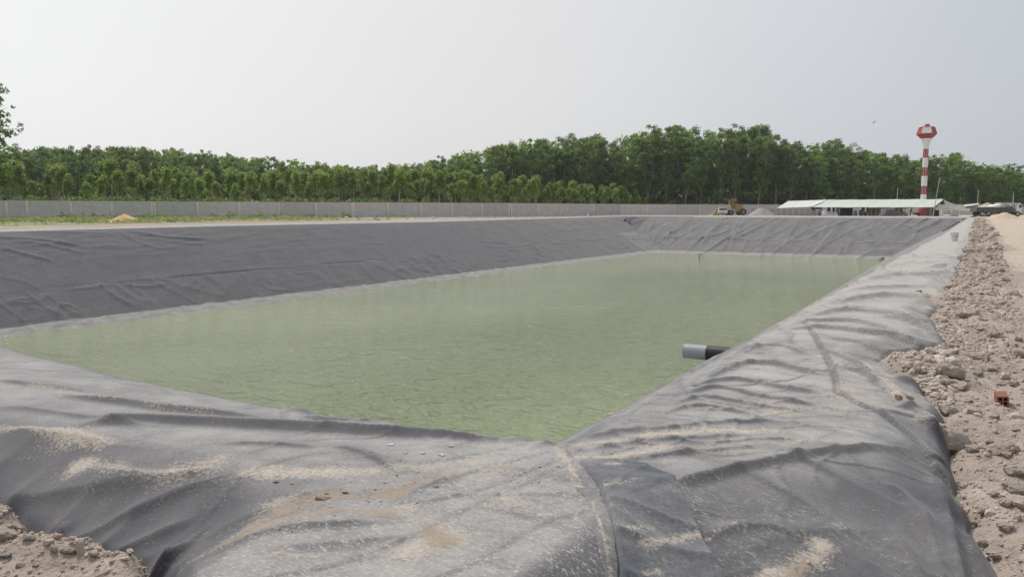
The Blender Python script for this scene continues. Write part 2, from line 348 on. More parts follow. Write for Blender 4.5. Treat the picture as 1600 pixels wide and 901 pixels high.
def ground_out(x, y):
    r = np.hypot(x, y)
    z = np.full(x.shape, -1.53)
    z = np.where(x < -60, np.interp(x, [-140, -100, -78, -73.3, -60], [-1.37, -1.37, -1.46, 0, 0]) , z)
    rim = rim_z(x, y)
    z = np.where((x < -72) & (x > -78), rim-.02+(-1.46-rim)*sst(-73.4, -78, x), z)
    z = np.where((y > 168) & (x > -90), np.interp(y, [168, 176, 190], [-1.40, -1.24, -1.27]), z)
    z = np.where((x > -1.5) & (y <= 176), np.interp(y, [-5, 2, 6, 12, 40, 176], [-1.60, -1.60, -1.53, -1.47, -1.42, -1.22]), z)
    near = r < 60
    X, Y = x[near], y[near]
    bank = sst(-1.0, -.2, X)*sst(1.9, .7, X + .9*sst(7, 13, Y))                        # rubble bank beside the sheet
    q = .030*fbm(X*1.6, Y*1.6, 101, 4) + .030*np.abs(fbm(X*6, Y*6, 102, 3)) + .016*fbm(X*14, Y*14, 103, 3) + .02*np.clip(fbm(X*8, Y*7, 109, 2)-.1, 0, 1)
    lump = np.clip(fbm(X*3.1, Y*2.4, 104, 3), 0, 1)**1.5
    q += bank*(.05*lump*sst(3, 7, Y) + .045*fbm(X*2.2, Y*1.0, 105, 3)*sst(4, 10, Y) + .03*sst(6, 14, Y))
    # tongue of soil pushed up over the sheet
    for (a, b, rx, ry, h) in TONGUE:
        q += h*np.exp(-((X-a)/rx)**2-((Y-b)/ry)**2)
    # crumbly brink along the near trench
    en = Y-edge_n(X)
    q += sst(-2.4, -2.8, X)*.07*np.exp(-((en+.16)/.14)**2)*(1+.9*vn(X*5, Y*5, 106))
    z[near] += q
    far = ~near
    X, Y = x[far], y[far]
    strip = sst(-1.2, -.6, X)*sst(1.1, .3, X)*(Y > 0)*(Y < 172)
    z[far] += strip*.12*np.clip(fbm(X*1.4, Y*.9, 107, 3), -.2, 1) + .05*fbm(X*.25, Y*.25, 108, 3)*(np.hypot(X, Y) < 400)
    return z
TONGUE = [(*onz(1425, 568, -1.45), .38, .5, .10), (*onz(1455, 585, -1.45), .3, .5, .10), (*onz(1470, 470, -1.45), .25, 1.2, .06), (*onz(1490, 560, -1.5), .25, .6, .06)]
def ground_z(x, y):
    x = np.atleast_1d(np.asarray(x, float)); y = np.atleast_1d(np.asarray(y, float))
    go = ground_out(x, y); e = outer_e(x, y)
    under = bench_base(x, y) + shoulders(x, y) - .35
    k = sst(-.02, .35, e)
    for (a, b, rx, ry, h) in TONGUE:                                           # where soil lies on the sheet it stays on top
        k = k*(1-np.exp(-((x-a)/rx)**4-((y-b)/ry)**4))
    trench = -.20*np.exp(-((e-.06)/.10)**2)*(y < 6)*(x < -2.4) - .10*np.exp(-((e-.05)/.08)**2)*(y < 6)*(x > -.6)
    return go*(1-k) + under*k + trench*(1-k)
def gz(x, y): return float(ground_z(x, y)[0])
def lz(x, y): return float(liner_z(x, y)[0])

# ------------------------------------------------------------------ object helpers
def tag(o, label=None, cat=None, group=None, kind=None):
    if label: o['label'] = label
    if cat: o['category'] = cat
    if group: o['group'] = group
    if kind: o['kind'] = kind
    return o
def empty(name, loc=(0, 0, 0), rz=0, label=None, cat=None, group=None):
    o = bpy.data.objects.new(name, None); COL.objects.link(o); o.location = loc; o.rotation_euler = (0, 0, rz)
    o.empty_display_size = .2
    return tag(o, label, cat, group)
def link(name, me, parent=None, loc=None):
    o = bpy.data.objects.new(name, me); COL.objects.link(o)
    if parent: o.parent = parent
    if loc is not None: o.location = loc
    return o
def copy_tree(o, parent=None):
    c = o.copy(); COL.objects.link(c)
    if parent: c.parent = parent
    for ch in o.children:
        d = ch.copy(); COL.objects.link(d); d.parent = c
        for g in ch.children:
            h = g.copy(); COL.objects.link(h); h.parent = d
    return c
def grid_mesh(name, V, Q, mat, smooth=True, attrs=None):
    me = bpy.data.meshes.new(name); k = Q.shape[1]
    me.vertices.add(len(V)); me.vertices.foreach_set('co', V.astype(np.float32).ravel())
    me.loops.add(Q.size); me.loops.foreach_set('vertex_index', Q.astype(np.int32).ravel())
    me.polygons.add(len(Q)); me.polygons.foreach_set('loop_start', np.arange(0, Q.size, k, dtype=np.int32))
    try: me.polygons.foreach_set('loop_total', np.full(len(Q), k, dtype=np.int32))
    except Exception: pass
    me.polygons.foreach_set('use_smooth', np.full(len(Q), smooth))
    for an, av in (attrs or {}).items():
        a = me.attributes.new(an, 'FLOAT', 'POINT'); a.data.foreach_set('value', av.astype(np.float32))
    me.update(calc_edges=True); me.materials.append(mat)
    return me
def tensor(xs, ys):
    X, Y = np.meshgrid(xs, ys); nx = len(xs)
    i = np.arange(len(ys)-1)[:, None]*nx + np.arange(nx-1)[None, :]
    Q = np.stack([i, i+1, i+nx+1, i+nx], -1).reshape(-1, 4)
    return X.ravel(), Y.ravel(), Q
def subset(V, Q, keep, attrs):
    q = Q[keep]; u, inv = np.unique(q, return_inverse=True)
    return V[u], inv.reshape(-1, 4), {k: a[u] for k, a in attrs.items()}
class B:
    """a small bmesh collecting boxes, rods, lofts..."""
    def __init__(s): s.bm = bmesh.new()
    def box(s, c, d, rot=None, bev=0):
        m = Matrix.Translation(c) @ (rot.to_4x4() if rot else Matrix()) @ Matrix.Diagonal((*d, 1))
        r = bmesh.ops.create_cube(s.bm, size=1, matrix=m)
        if bev: bmesh.ops.bevel(s.bm, geom=list({e for v in r['verts'] for e in v.link_edges}), offset=bev, segments=2, affect='EDGES')
        return s
    def rod(s, a, b, r1, r2=None, n=8, caps=True):
        a, b = Vector(a), Vector(b); d = b-a
        m = Matrix.Translation((a+b)/2) @ d.to_track_quat('Z', 'Y').to_matrix().to_4x4()
        bmesh.ops.create_cone(s.bm, cap_ends=caps, segments=n, radius1=r1, radius2=r1 if r2 is None else r2, depth=d.length, matrix=m)
        return s
    def tube(s, pts, r, n=8):
        P = [Vector(p) for p in pts]; rings = []
        for i, p in enumerate(P):
            t = (P[min(i+1, len(P)-1)]-P[max(i-1, 0)]).normalized(); q = t.to_track_quat('Z', 'Y')
            rr = r[i] if isinstance(r, (list, tuple)) else r
            rings.append([s.bm.verts.new(p + q @ Vector((rr*math.cos(6.2832*k/n), rr*math.sin(6.2832*k/n), 0))) for k in range(n)])
        for a, b in zip(rings, rings[1:]):
            for k in range(n): s.bm.faces.new((a[k], a[(k+1) % n], b[(k+1) % n], b[k]))
        s.bm.faces.new(rings[0][::-1]); s.bm.faces.new(rings[-1]); return s
    def lathe(s, prof, n=16, ph=0.0, faces=None):
        rings = [[s.bm.verts.new((r*math.cos(ph+6.28318*k/n), r*math.sin(ph+6.28318*k/n), z)) for k in range(n)] for r, z in prof]
        for a, b in zip(rings, rings[1:]):
            for k in range(n):
                if faces is None or faces(k): s.bm.faces.new((a[k], a[(k+1) % n], b[(k+1) % n], b[k]))
        if faces is None:
            s.bm.faces.new(rings[0][::-1]); s.bm.faces.new(rings[-1])
        return s
    def prism(s, poly, y0, y1):                      # outline in local x,z extruded along y
        a = [s.bm.verts.new((x, y0, z)) for x, z in poly]; b = [s.bm.verts.new((x, y1, z)) for x, z in poly]
        s.bm.faces.new(a); s.bm.faces.new(b[::-1]); n = len(poly)
        for k in range(n): s.bm.faces.new((a[k], b[k], b[(k+1) % n], a[(k+1) % n]))
        return s
    def quad(s, *p): s.bm.faces.new([s.bm.verts.new(q) for q in p]); return s
    def sheet(s, rows, th):                          # grid of points given a thickness
        n, m = len(rows), len(rows[0])
        top = [[s.bm.verts.new(p) for p in r] for r in rows]; bot = [[s.bm.verts.new((p[0], p[1], p[2]-th)) for p in r] for r in rows]
        for i in range(n-1):
            for j in range(m-1):
                s.bm.faces.new((top[i][j], top[i][j+1], top[i+1][j+1], top[i+1][j])); s.bm.faces.new((bot[i][j], bot[i+1][j], bot[i+1][j+1], bot[i][j+1]))
        ring = [(0, j) for j in range(m)] + [(i, m-1) for i in range(1, n)] + [(n-1, j) for j in range(m-2, -1, -1)] + [(i, 0) for i in range(n-2, 0, -1)]
        for (i, j), (k, l) in zip(ring, ring[1:]+ring[:1]): s.bm.faces.new((top[i][j], bot[i][j], bot[k][l], top[k][l]))
        return s
    def mesh(s, name, mat, smooth=False):
        bmesh.ops.recalc_face_normals(s.bm, faces=s.bm.faces)
        me = bpy.data.meshes.new(name); s.bm.to_mesh(me); s.bm.free(); me.materials.append(mat)
        if smooth:
            me.polygons.foreach_set('use_smooth', np.ones(len(me.polygons), bool)); me.set_sharp_from_angle(angle=R_(42))
        return me
    def add(s, name, mat, parent=None, smooth=False, loc=None): return link(name, s.mesh(name, mat, smooth), parent, loc)

# ------------------------------------------------------------------ materials
def mat(name):
    m = bpy.data.materials.new(name); m.use_nodes = True; m.node_tree.nodes.clear(); return m, m.node_tree
def finish(nt, col, rough=.8, bump=None, bstr=.3, bdist=.02, **kw):
    ins = {'Base Color': col if isinstance(col, bpy.types.NodeSocket) else (*col, 1), 'Roughness': rough}
    ins.update(kw)
    if bump is not None:
        ins['Normal'] = node(nt, 'ShaderNodeBump', {'Height': bump, 'Strength': bstr, 'Distance': bdist}).outputs[0]
    p = node(nt, 'ShaderNodeBsdfPrincipled', ins)
    node(nt, 'ShaderNodeOutputMaterial', {0: p.outputs[0]})
def objpos(nt): return node(nt, 'ShaderNodeTexCoord').outputs['Object']
def noise(nt, v, sc, det=3, rg=.55, **kw): return node(nt, 'ShaderNodeTexNoise', {'Vector': v, 'Scale': sc, 'Detail': det, 'Roughness': rg, **kw}).outputs[0]
def scaled(nt, v, s, rot=(0, 0, 0)): return node(nt, 'ShaderNodeMapping', {'Vector': v, 'Scale': s, 'Rotation': rot}).outputs[0]
def attr(nt, n): return node(nt, 'ShaderNodeAttribute', attribute_name=n).outputs['Fac']
def plain(name, c, rough=.6, var=.25, sc=3.0, metallic=0.0, dirt=None):
    m, nt = mat(name); v = objpos(nt)
    n1 = noise(nt, v, sc, 4); f = ramp(nt, n1, [(.3, 1-var), (.7, 1+var*.4)])
    col = mixc(nt, 1.0, c, f, 'MULTIPLY')
    if dirt:
        n2 = noise(nt, v, sc*.5, 5, .65); col = mixc(nt, ramp(nt, n2, [(.5, 0), (.72, .8)]), col, dirt)
    finish(nt, col, rough, n1, .15, .02, Metallic=metallic); return m

def make_liner(name, dark, tint=1.0):
    m, nt = mat(name); v = objpos(nt)
    dust_shade, sand, brown = attr(nt, 'dust_shade'), attr(nt, 'sand'), attr(nt, 'brown')
    big = noise(nt, v, .55, 4); mid = noise(nt, v, 3.2, 5, .6); fine = noise(nt, v, 55, 3, .7)
    fib = noise(nt, scaled(nt, v, (34, 90, 60), (0, 0, .5)), 1.0, 3, .65)
    fleck = noise(nt, scaled(nt, v, (60, 105, 80), (0, 0, .35)), 1.0, 2, .6)
    # dust film on the felt
    dk = math_(nt, 'MULTIPLY_ADD', dust_shade, 1.0, .10, clamp=True)
    d = math_(nt, 'ADD', dust_shade, math_(nt, 'MULTIPLY', math_(nt, 'SUBTRACT', mid, .5), math_(nt, 'MULTIPLY', dk, 1.35)))
    d = math_(nt, 'ADD', d, math_(nt, 'MULTIPLY', math_(nt, 'SUBTRACT', big, .5), math_(nt, 'MULTIPLY', dk, .8)))
    d = math_(nt, 'ADD', d, math_(nt, 'MULTIPLY', math_(nt, 'SUBTRACT', fine, .5), math_(nt, 'MULTIPLY', dust_shade, 1.1)))
    d = math_(nt, 'ADD', d, math_(nt, 'MULTIPLY', math_(nt, 'SUBTRACT', fib, .5), math_(nt, 'MULTIPLY', dust_shade, 1.1)), clamp=True)
    base = mixc(nt, big, tuple(c*.85 for c in dark), tuple(c*1.2 for c in dark))
    col = mixc(nt, math_(nt, 'MULTIPLY', d, .85), base, (.435, .415, .393))
    # pale trampled flecks
    fleck2 = noise(nt, scaled(nt, v, (24, 40, 30), (0, 0, .6)), 1.0, 4, .7)
    fl = ramp(nt, math_(nt, 'MULTIPLY_ADD', fleck2, .55, math_(nt, 'MULTIPLY', fleck, .5)), [(.55, 0), (.64, 1)])
    flm = math_(nt, 'MULTIPLY', fl, ramp(nt, math_(nt, 'ADD', attr(nt, 'fleck'), math_(nt, 'MULTIPLY', math_(nt, 'SUBTRACT', mid, .5), 2.0)), [(.2, 0), (.9, .85)]))
    col = mixc(nt, flm, col, (.42, .395, .36))
    # sand with ragged borders
    sm = math_(nt, 'ADD', sand, math_(nt, 'ADD', math_(nt, 'MULTIPLY', math_(nt, 'SUBTRACT', noise(nt, scaled(nt, v, (5, 8, 6), (0, 0, .5)), 1.0, 5, .7), .5), 1.5), math_(nt, 'MULTIPLY', math_(nt, 'SUBTRACT', fine, .5), 2.2)))
    sm = ramp(nt, sm, [(.28, 0), (.95, .85)])
    scol = mixc(nt, ramp(nt, fib, [(.3, 0), (.7, 1)]), (.33, .285, .24), (.54, .46, .38))
    col = mixc(nt, sm, col, scol)
    bm_ = math_(nt, 'ADD', brown, math_(nt, 'ADD', math_(nt, 'MULTIPLY', math_(nt, 'SUBTRACT', mid, .5), .8), math_(nt, 'MULTIPLY', math_(nt, 'SUBTRACT', fine, .5), 2.2)))
    bm_ = ramp(nt, bm_, [(.45, 0), (.75, .85)])
    col = mixc(nt, bm_, col, mixc(nt, fib, (.22, .155, .105), (.36, .28, .20)))
    # pale band of dried sediment just above the water
    sep = node(nt, 'ShaderNodeSeparateXYZ', {0: v}).outputs
    zz = math_(nt, 'ADD', sep[2], math_(nt, 'MULTIPLY', math_(nt, 'SUBTRACT', noise(nt, scaled(nt, v, (.6, .6, 2)), 1.0, 4), .5), .35))
    band = node(nt, 'ShaderNodeMapRange', {0: zz, 1: -8.42, 2: -8.52, 3: 0.0, 4: 1.0}).outputs[0]
    band = math_(nt, 'MULTIPLY', band, ramp(nt, noise(nt, scaled(nt, v, (.5, .5, 3)), 1.5, 5, .7), [(.25, .35), (.6, .95)]))
    col = mixc(nt, band, col, (.34, .32, .30))
    hgt = math_(nt, 'ADD', math_(nt, 'MULTIPLY', fine, .5), math_(nt, 'ADD', math_(nt, 'MULTIPLY', mid, .4), math_(nt, 'MULTIPLY', sm, .5)))
    finish(nt, col, .86, hgt, .55, .012, **{'Sheen Weight': .22, 'Sheen Roughness': .5, 'Specular IOR Level': .25})
    return m
M = {}
M['liner'] = make_liner('geotextile', (.056, .055, .066))
M['patch'] = make_liner('geotextile_patch', (.036, .044, .064))

def make_soil():
    m, nt = mat('soil'); v = objpos(nt)
    sand, green = attr(nt, 'road'), attr(nt, 'green')
    big = noise(nt, v, .35, 4); mid = noise(nt, v, 2.5, 6, .65); fine = noise(nt, v, 30, 4, .7)
    c = mixc(nt, mid, (.31, .25, .212), (.50, .42, .365))
    c = mixc(nt, ramp(nt, fine, [(.35, .0), (.75, .55)]), c, (.47, .41, .35))
    c = mixc(nt, ramp(nt, noise(nt, v, .9, 5, .7), [(.42, .75), (.60, 0)]), c, (.33, .27, .23))
    c = mixc(nt, ramp(nt, noise(nt, v, 9, 3), [(.55, 0), (.75, .35)]), c, (.16, .125, .10))
    rd = mixc(nt, big, (.44, .365, .29), (.53, .455, .375))
    rd = mixc(nt, ramp(nt, mid, [(.45, 0), (.8, .6)]), rd, (.42, .35, .28))
    rm = ramp(nt, math_(nt, 'ADD', sand, math_(nt, 'MULTIPLY', math_(nt, 'SUBTRACT', mid, .5), .7)), [(.3, 0), (.7, 1)])
    c = mixc(nt, rm, c, rd)
    gm = ramp(nt, math_(nt, 'ADD', green, math_(nt, 'MULTIPLY', math_(nt, 'SUBTRACT', noise(nt, v, .5, 5, .65), .5), 1.6)), [(.4, 0), (.7, .8)])
    c = mixc(nt, gm, c, mixc(nt, mid, (.13, .16, .05), (.30, .29, .14)))
    h = math_(nt, 'ADD', math_(nt, 'MULTIPLY', mid, .6), fine)
    h = math_(nt, 'ADD', h, math_(nt, 'MULTIPLY', noise(nt, v, 9, 4, .6), 1.5))
    finish(nt, c, .95, h, .9, .03, **{'Specular IOR Level': .15}); return m
M['soil'] = make_soil()

def make_water():
    m, nt = mat('pond_water'); v = objpos(nt)
    n1 = noise(nt, scaled(nt, v, (1.0, 2.3, 1), (0, 0, -.35)), 1.0, 3, .55)
    n2 = noise(nt, scaled(nt, v, (2.8, 6.0, 1), (0, 0, .25)), 1.0, 3, .6)
    lo = noise(nt, scaled(nt, v, (.045, .02, 1), (0, 0, -.3)), 1.0, 4, .55)
    gust = ramp(nt, lo, [(.34, .55), (.62, 1.0)])
    h = math_(nt, 'MULTIPLY', math_(nt, 'ADD', math_(nt, 'MULTIPLY_ADD', noise(nt, scaled(nt, v, (.40, .95, 1), (0, 0, -.2)), 1.0, 2, .5), 1.3, n1), math_(nt, 'MULTIPLY', n2, .5)), gust)
    c = mixc(nt, lo, (.228, .270, .136), (.285, .342, .188))
    finish(nt, c, .04, h, 1.0, .85, IOR=1.37)
    return m
M['water'] = make_water()

# ------------------------------------------------------------------ the pond: liner sheets
def grow(a, b, s0, rate, rel=0.0):
    o = [a]; s = s0
    while o[-1] < b: o.append(o[-1]+s); s *= rate
    o = np.array(o); return a+(o-a)*(b-a)/(o[-1]-a)
xs = np.concatenate([np.arange(-73.4, -58, .14), np.arange(-58, -17.2, .3), (-4-(grow(0, 13, .020, 1.014)))[::-1][:-1], np.arange(-4, .62, .016)])
ys = np.concatenate([np.arange(.9, 6, .016), grow(6, 159, .017, 1.0058)[:-1], np.arange(159, 175.4, .14)])
X, Y, Q = tensor(xs, ys)
Z = liner_z(X, Y)
# dirt in its own shapes, with some sheen and shade painted in
dist = np.hypot(X, Y); dP = pond_d(X, Y)
dust_shade = np.where(dP < .35, np.interp(Y, [2, 4, 7, 12, 22, 60], [.46, .48, .62, .84, 1.0, 1.05]), .30)  # bench pales with distance: grazing sheen put into the colour
dust_shade = np.where((X < XL+17) & (dP > .1), .05 + .10*sst(90, 170, Y), dust_shade)
dust_shade = np.where((YF-Y < 17) & (dP > .3) & (X > XL+6), .33, dust_shade)
side = (dP > .1) & (XR-X < 15) & (XR-X > 0) & (YF-Y > 15) & (Y > 6)
dust_shade = np.where(side, .42, dust_shade)
dust_shade -= .34*sst(2.95, 2.3, Y)*sst(-2.45, -3.3, X)*(X > -16)                     # darker drapes in the trenches, their shading put into the colour
dd, sg, rn = poly_d(X[dist < 9], Y[dist < 9], SH)
tmp = np.zeros(len(X)); tmp[dist < 9] = sst(0, .5, dd*sg)*sst(-1.5, -1.0, X[dist < 9]); dust_shade -= .40*tmp  # darker below the shoulder, where the sheet tilts: sheen falloff painted in
# dust drops with steepness: the film slides off, and fold shading is painted in
G = Z.reshape(len(ys), len(xs)); g_y, g_x = np.gradient(G, ys, xs); st_ = np.hypot(g_x, g_y).ravel()
dust_shade -= (dP < .15)*np.clip(.50*sst(.11, .60, st_), 0, .42)*np.interp(Y, [2.4, 3.6, 10, 40], [.6, .95, .9, .5])
dust_shade += (dP < .15)*.14*sst(.09, .02, st_)
dust_shade = np.where(dP < .15, np.maximum(dust_shade, .13+.06*vn(X*2, Y*2, 560)), dust_shade)
dust_shade -= .3*sst(.25, .0, outer_e(X, Y))*(dist < 9)
def blotch(lst):
    f = np.zeros(len(X))
    for pts, wd, a in lst:
        P = spline([onz(p, q, -1.4) for p, q in pts], 3)
        m = in_box(X, Y, P, 2.5*wd)
        d_, s_, r_ = poly_d(X[m], Y[m], P); x_, y_ = X[m], Y[m]
        ww = 1.25*wd*np.clip(.95+1.1*fbm(x_*2.3, y_*2.3, 501, 3), .25, 1.9); aa = a*np.clip(.92+.75*fbm(x_*3.1+9, y_*3.1, 502, 3), .3, 1.12)
        f[m] = np.maximum(f[m], aa*np.exp(-(d_/ww)**2))
    return f
sand = blotch([
 ([(0,664),(60,673),(120,683),(165,695)], .08, .9), ([(130,711),(200,726),(270,736),(332,731)], .10, 1.0),
 ([(50,606),(130,622),(190,632),(280,643)], .06, .62), ([(230,640),(330,651)], .05, .6),
 ([(400,744),(520,749),(640,742),(760,735)], .07, .72), ([(440,797),(560,790),(660,765),(780,745)], .11, .72), ([(320,830),(440,800)], .10, .75),
 ([(430,880),(500,885)], .07, .72), ([(640,880),(700,850),(680,830)], .09, .75), ([(620,815),(640,805)], .1, .7), ([(800,790),(740,805)], .08, .6),
 ([(895,722),(960,724),(1040,713),(1110,713),(1160,716)], .055, .95), ([(900,703),(1000,692),(1090,684),(1215,681)], .06, .88),
 ([(1195,655),(1250,652),(1310,650)], .09, .85), ([(1110,718),(1200,705),(1270,697)], .04, .6),
 ([(1352,572),(1385,605),(1420,632)], .07, .85), ([(1300,628),(1345,636),(1440,655)], .07, .7), ([(1310,600),(1330,622)], .06, .6),
 ([(1145,893),(1190,868),(1230,850),(1275,828),(1290,815)], .05, .95), ([(1105,825),(1150,803)], .025, .8),
 ([(1420,470),(1460,455)], .3, .62), ([(1400,520),(1440,560)], .15, .55), ([(1180,640),(1240,636)], .08, .6),
 ([(870,700),(890,740),(910,775)], .05, .75), ([(1490,715),(1500,740)], .03, .6), ([(1000,640),(1100,648)], .06, .45)])
brown = blotch([([(285,828),(330,820),(420,822),(520,810)], .15, 1.25), ([(450,795),(520,786),(600,786),(650,772),(705,750)], .085, 1.15), ([(330,818),(470,797)], .10, 1.05), ([(480,800),(600,815)], .09, .9),
 ([(790,744),(830,744),(845,758)], .05, .85), ([(1240,850),(1262,838)], .05, .9), ([(670,842),(690,862)], .05, .8), ([(420,885),(450,880)], .05, .5), ([(560,818),(610,808)], .07, .7), ([(1436,468),(1462,462)], .15, .8)])
sand = np.maximum(sand, (.27+.30*fbm(X*.9, Y*1.8, 540, 3))*sst(6, 10, Y)*(dP < .1)*(X > -4))
fleck = sst(-3.1, -2.2, X)*sst(4.3, 3.5, Y)*(X < 1)*(Y < 6)*.75 + .25*(dist < 10)
fleck *= (1-.6*tmp)*(1-.85*sst(-2.4, -3.0, X))
brown *= sst(-3.05, -2.6, X)
att = dict(dust_shade=dust_shade, sand=sand, brown=brown, fleck=fleck)
Z = Z + (.010*np.clip(sand-.25, 0, 1)+.008*np.clip(brown-.3, 0, 1))*(.7+.6*fbm(X*6, Y*6, 511, 3))
V = np.stack([X, Y, Z], 1)
qx = X[Q].mean(1); qy = Y[Q].mean(1); qz = Z[Q].max(1)
live = (qz > -9.6)
sl_, sf, sr, sn = qx-XL, YF-qy, XR-qx, qy-YN
left = (sl_ < np.minimum(np.minimum(sf, sr), sn)) & (qx < -50)
far = (sf <= np.minimum(sl_, sr)) & (qy > 150) & ~left
nr = (sn < sr) & ~left & ~far
right = ~(left | far | nr)
liner = empty('pond_liner', (0, 0, 0), 0, 'grey geotextile liner draped over the pond slopes and rim, dusty and creased', 'pond liner')
lo_edge = XL + 7.8
for nm, kp, lab in (('slope_sheet', left & (qx < lo_edge), 'smooth dark upper sheet of the long left slope'), ('slope_sheet', left & (qx >= lo_edge), 'puckered lower sheet of the long left slope, pale at the waterline'),
                    ('slope_sheet', far, 'grey sheet on the far end slope with diagonal folds'), ('rim_sheet', right, 'pale dusty sheet along the right rim'), ('rim_sheet', nr, 'trampled near sheet with sand streaks')):
    v_, q_, a_ = subset(V, Q, kp & live, att)
    tag(link(nm, grid_mesh(nm, v_, q_, M['liner'], True, a_), liner), lab)

def strip_mesh(name, Lp, Rp, nu, nv, lift, m, at, edge=.35, rag=.0, wr=0.0):
    """a second layer of felt between two border lines, lying on the sheet"""
    L = np.array(spline([onz(a, b, -1.4) for a, b in Lp], 6)); R2 = np.array(spline([onz(a, b, -1.4) for a, b in Rp], 6))
    def res(P, n):
        s = np.r_[0, np.cumsum(np.hypot(*np.diff(P, axis=0).T))]; t = np.linspace(0, s[-1], n); return np.stack([np.interp(t, s, P[:,0]), np.interp(t, s, P[:,1])], 1)
    L, R2 = res(L, nv), res(R2, nv); u = np.linspace(0, 1, nu)[None, :, None]
    rg = rag*fbm(np.linspace(0, 9, nv), np.zeros(nv), 201, 3)[:, None, None]
    P = L[:, None]*(1-u) + R2[:, None]*u + rg*(u-.5)*2
    x, y = P[..., 0].ravel(), P[..., 1].ravel()
    uu = np.tile(np.linspace(0, 1, nu), nv); vv = np.repeat(np.linspace(0, 1, nv), nu)
    b = np.minimum(np.minimum(uu, 1-uu)*nu, np.minimum(vv, 1-vv)*nv)
    z = liner_z(x, y) + np.where(b < .5, -.012, lift*sst(0, 2.5, b)+.004) + .006*fbm(x*5, y*9, 205, 2)*sst(0, 4, b) + wr*.024*(1-np.abs(vn(x*.8+3, (y-.30*x)*4.2+.5*vn(x*2, y*2, 208), 207)))**4*sst(-1, 3, b)
    i = np.arange(nv-1)[:, None]*nu + np.arange(nu-1)[None, :]
    q = np.stack([i, i+1, i+nu+1, i+nu], -1).reshape(-1, 4)
    n = len(x)
    A = {'dust_shade': at[0] + .25*fbm(x*2.2, y*5, 206, 3), 'sand': at[1](x, y), 'brown': np.zeros(n), 'fleck': np.full(n, at[2])}
    return grid_mesh(name, np.stack([x, y, z], 1), q, m, True, A)
def blob(*items):
    its = [(spline([onz(p, q, -1.4) for p, q in pts], 3), wd, a) for pts, wd, a in items]
    def f(x, y):
        r = np.zeros(len(x))
        for P, wd, a in its: r = np.maximum(r, a*np.exp(-(poly_d(x, y, P)[0]/wd)**2))
        return r
    return f
tag(link('repair_patch', strip_mesh('repair_patch', [(904,735),(925,765),(948,805),(962,850),(970,880),(976,915)], [(985,736),(1030,752),(1058,768),(1075,790),(1098,822),(1118,845),(1138,868),(1160,915)], 60, 90, .026, M['patch'],
     (.21, blob(([(975,833),(1020,825)], .04, .75), ([(1010,845),(1070,828),(1100,825)], .035, .85), ([(945,746),(965,745)], .03, .8), ([(1010,870),(1030,865)], .03, .7), ([(940,780),(1000,770)], .03, .55)), .3), wr=1.0), liner), 'darker bluish overlapping sheet patched over the rim corner')
tag(link('seam_strip', strip_mesh('seam_strip', [(868,700),(884,738),(905,775),(922,812),(934,850),(944,885),(950,918)], [(882,698),(906,735),(934,775),(950,810),(960,845),(972,885),(976,918)], 26, 110, .004, M['liner'],
     (.36, blob(([(876,710),(890,745),(905,772)], .03, .85), ([(925,800),(945,850),(955,880)], .012, .8)), .6), rag=.022), liner), 'torn joint between the two rim sheets')

# water
wx0, wx1, wy0, wy1 = -63.5, -11.0, 13.0, 166.0
wb = B(); wb.quad((wx0, wy0, -9), (wx1, wy0, -9), (wx1, wy1, -9), (wx0, wy1, -9))
tag(wb.add('water', M['water']), kind='structure')

# ground
gx = np.concatenate([-(grow(74, 2600, 1.5, 1.22))[::-1], np.arange(-73.2, -14, .9), np.arange(-14, -5.2, .12), np.arange(-5.2, -1.0, .03), np.arange(-1.0, 2.0, .02), np.arange(2.0, 3.0, .03), 3+grow(.03, 2600, .035, 1.06)])
gy = np.concatenate([-(grow(.6, 2600, .2, 1.25))[::-1], np.arange(-.5, 1.2, .05), np.arange(1.2, 8, .022), grow(8, 168, .024, 1.0065)[:-1], np.arange(168, 215, .7), grow(215, 3000, 2, 1.2)])
X, Y, Q = tensor(gx, gy)
Z = ground_z(X, Y)
d_ = pond_d(X, Y); keep = (d_[Q].min(1) < .9)
road = sst(.35, 1.25, X-.30*vn(Y*.3, 0*Y, 301)-.2*vn(Y*1.1, X, 302))*sst(7, 14, Y)
road = np.maximum(road, .75*sst(172, 178, Y)*(X > -30)); road = np.maximum(road, .25*sst(2.5, 4, X))
green = (X < -73)*np.interp(X, [-130, -96, -77.5, -74.2], [1, .95, .85, .0])*sst(112, 85, Y)*.85
green = np.maximum(green, ((np.hypot(X, Y) > 235)*.9))
v_, q_, a_ = subset(np.stack([X, Y, Z], 1), Q, keep, dict(road=road, green=green))
tag(link('ground', grid_mesh('ground', v_, q_, M['soil'], True, a_)), kind='structure')

# ------------------------------------------------------------------ foliage
def leaf_mat(name, dark, light, yellow):
    m, nt = mat(name); t = attr(nt, 'tint')
    info = node(nt, 'ShaderNodeObjectInfo').outputs['Random']
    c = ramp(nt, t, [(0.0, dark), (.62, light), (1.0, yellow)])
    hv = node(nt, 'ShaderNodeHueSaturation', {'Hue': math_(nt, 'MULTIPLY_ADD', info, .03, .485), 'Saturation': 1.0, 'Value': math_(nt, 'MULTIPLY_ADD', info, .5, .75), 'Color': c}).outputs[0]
    p = node(nt, 'ShaderNodeBsdfPrincipled', {'Base Color': hv, 'Roughness': .5, 'Specular IOR Level': .3})
    tr = node(nt, 'ShaderNodeBsdfTranslucent', {'Color': hv})
    mx = node(nt, 'ShaderNodeMixShader', {0: .45, 1: p.outputs[0], 2: tr.outputs[0]})
    node(nt, 'ShaderNodeOutputMaterial', {0: mx.outputs[0]}); return m
M['leaf_old'] = leaf_mat('rubber_leaves', (.096, .162, .046), (.20, .29, .062), (.35, .40, .09))
M['leaf_young'] = leaf_mat('young_rubber_leaves', (.12, .19, .036), (.25, .35, .058), (.42, .46, .10))
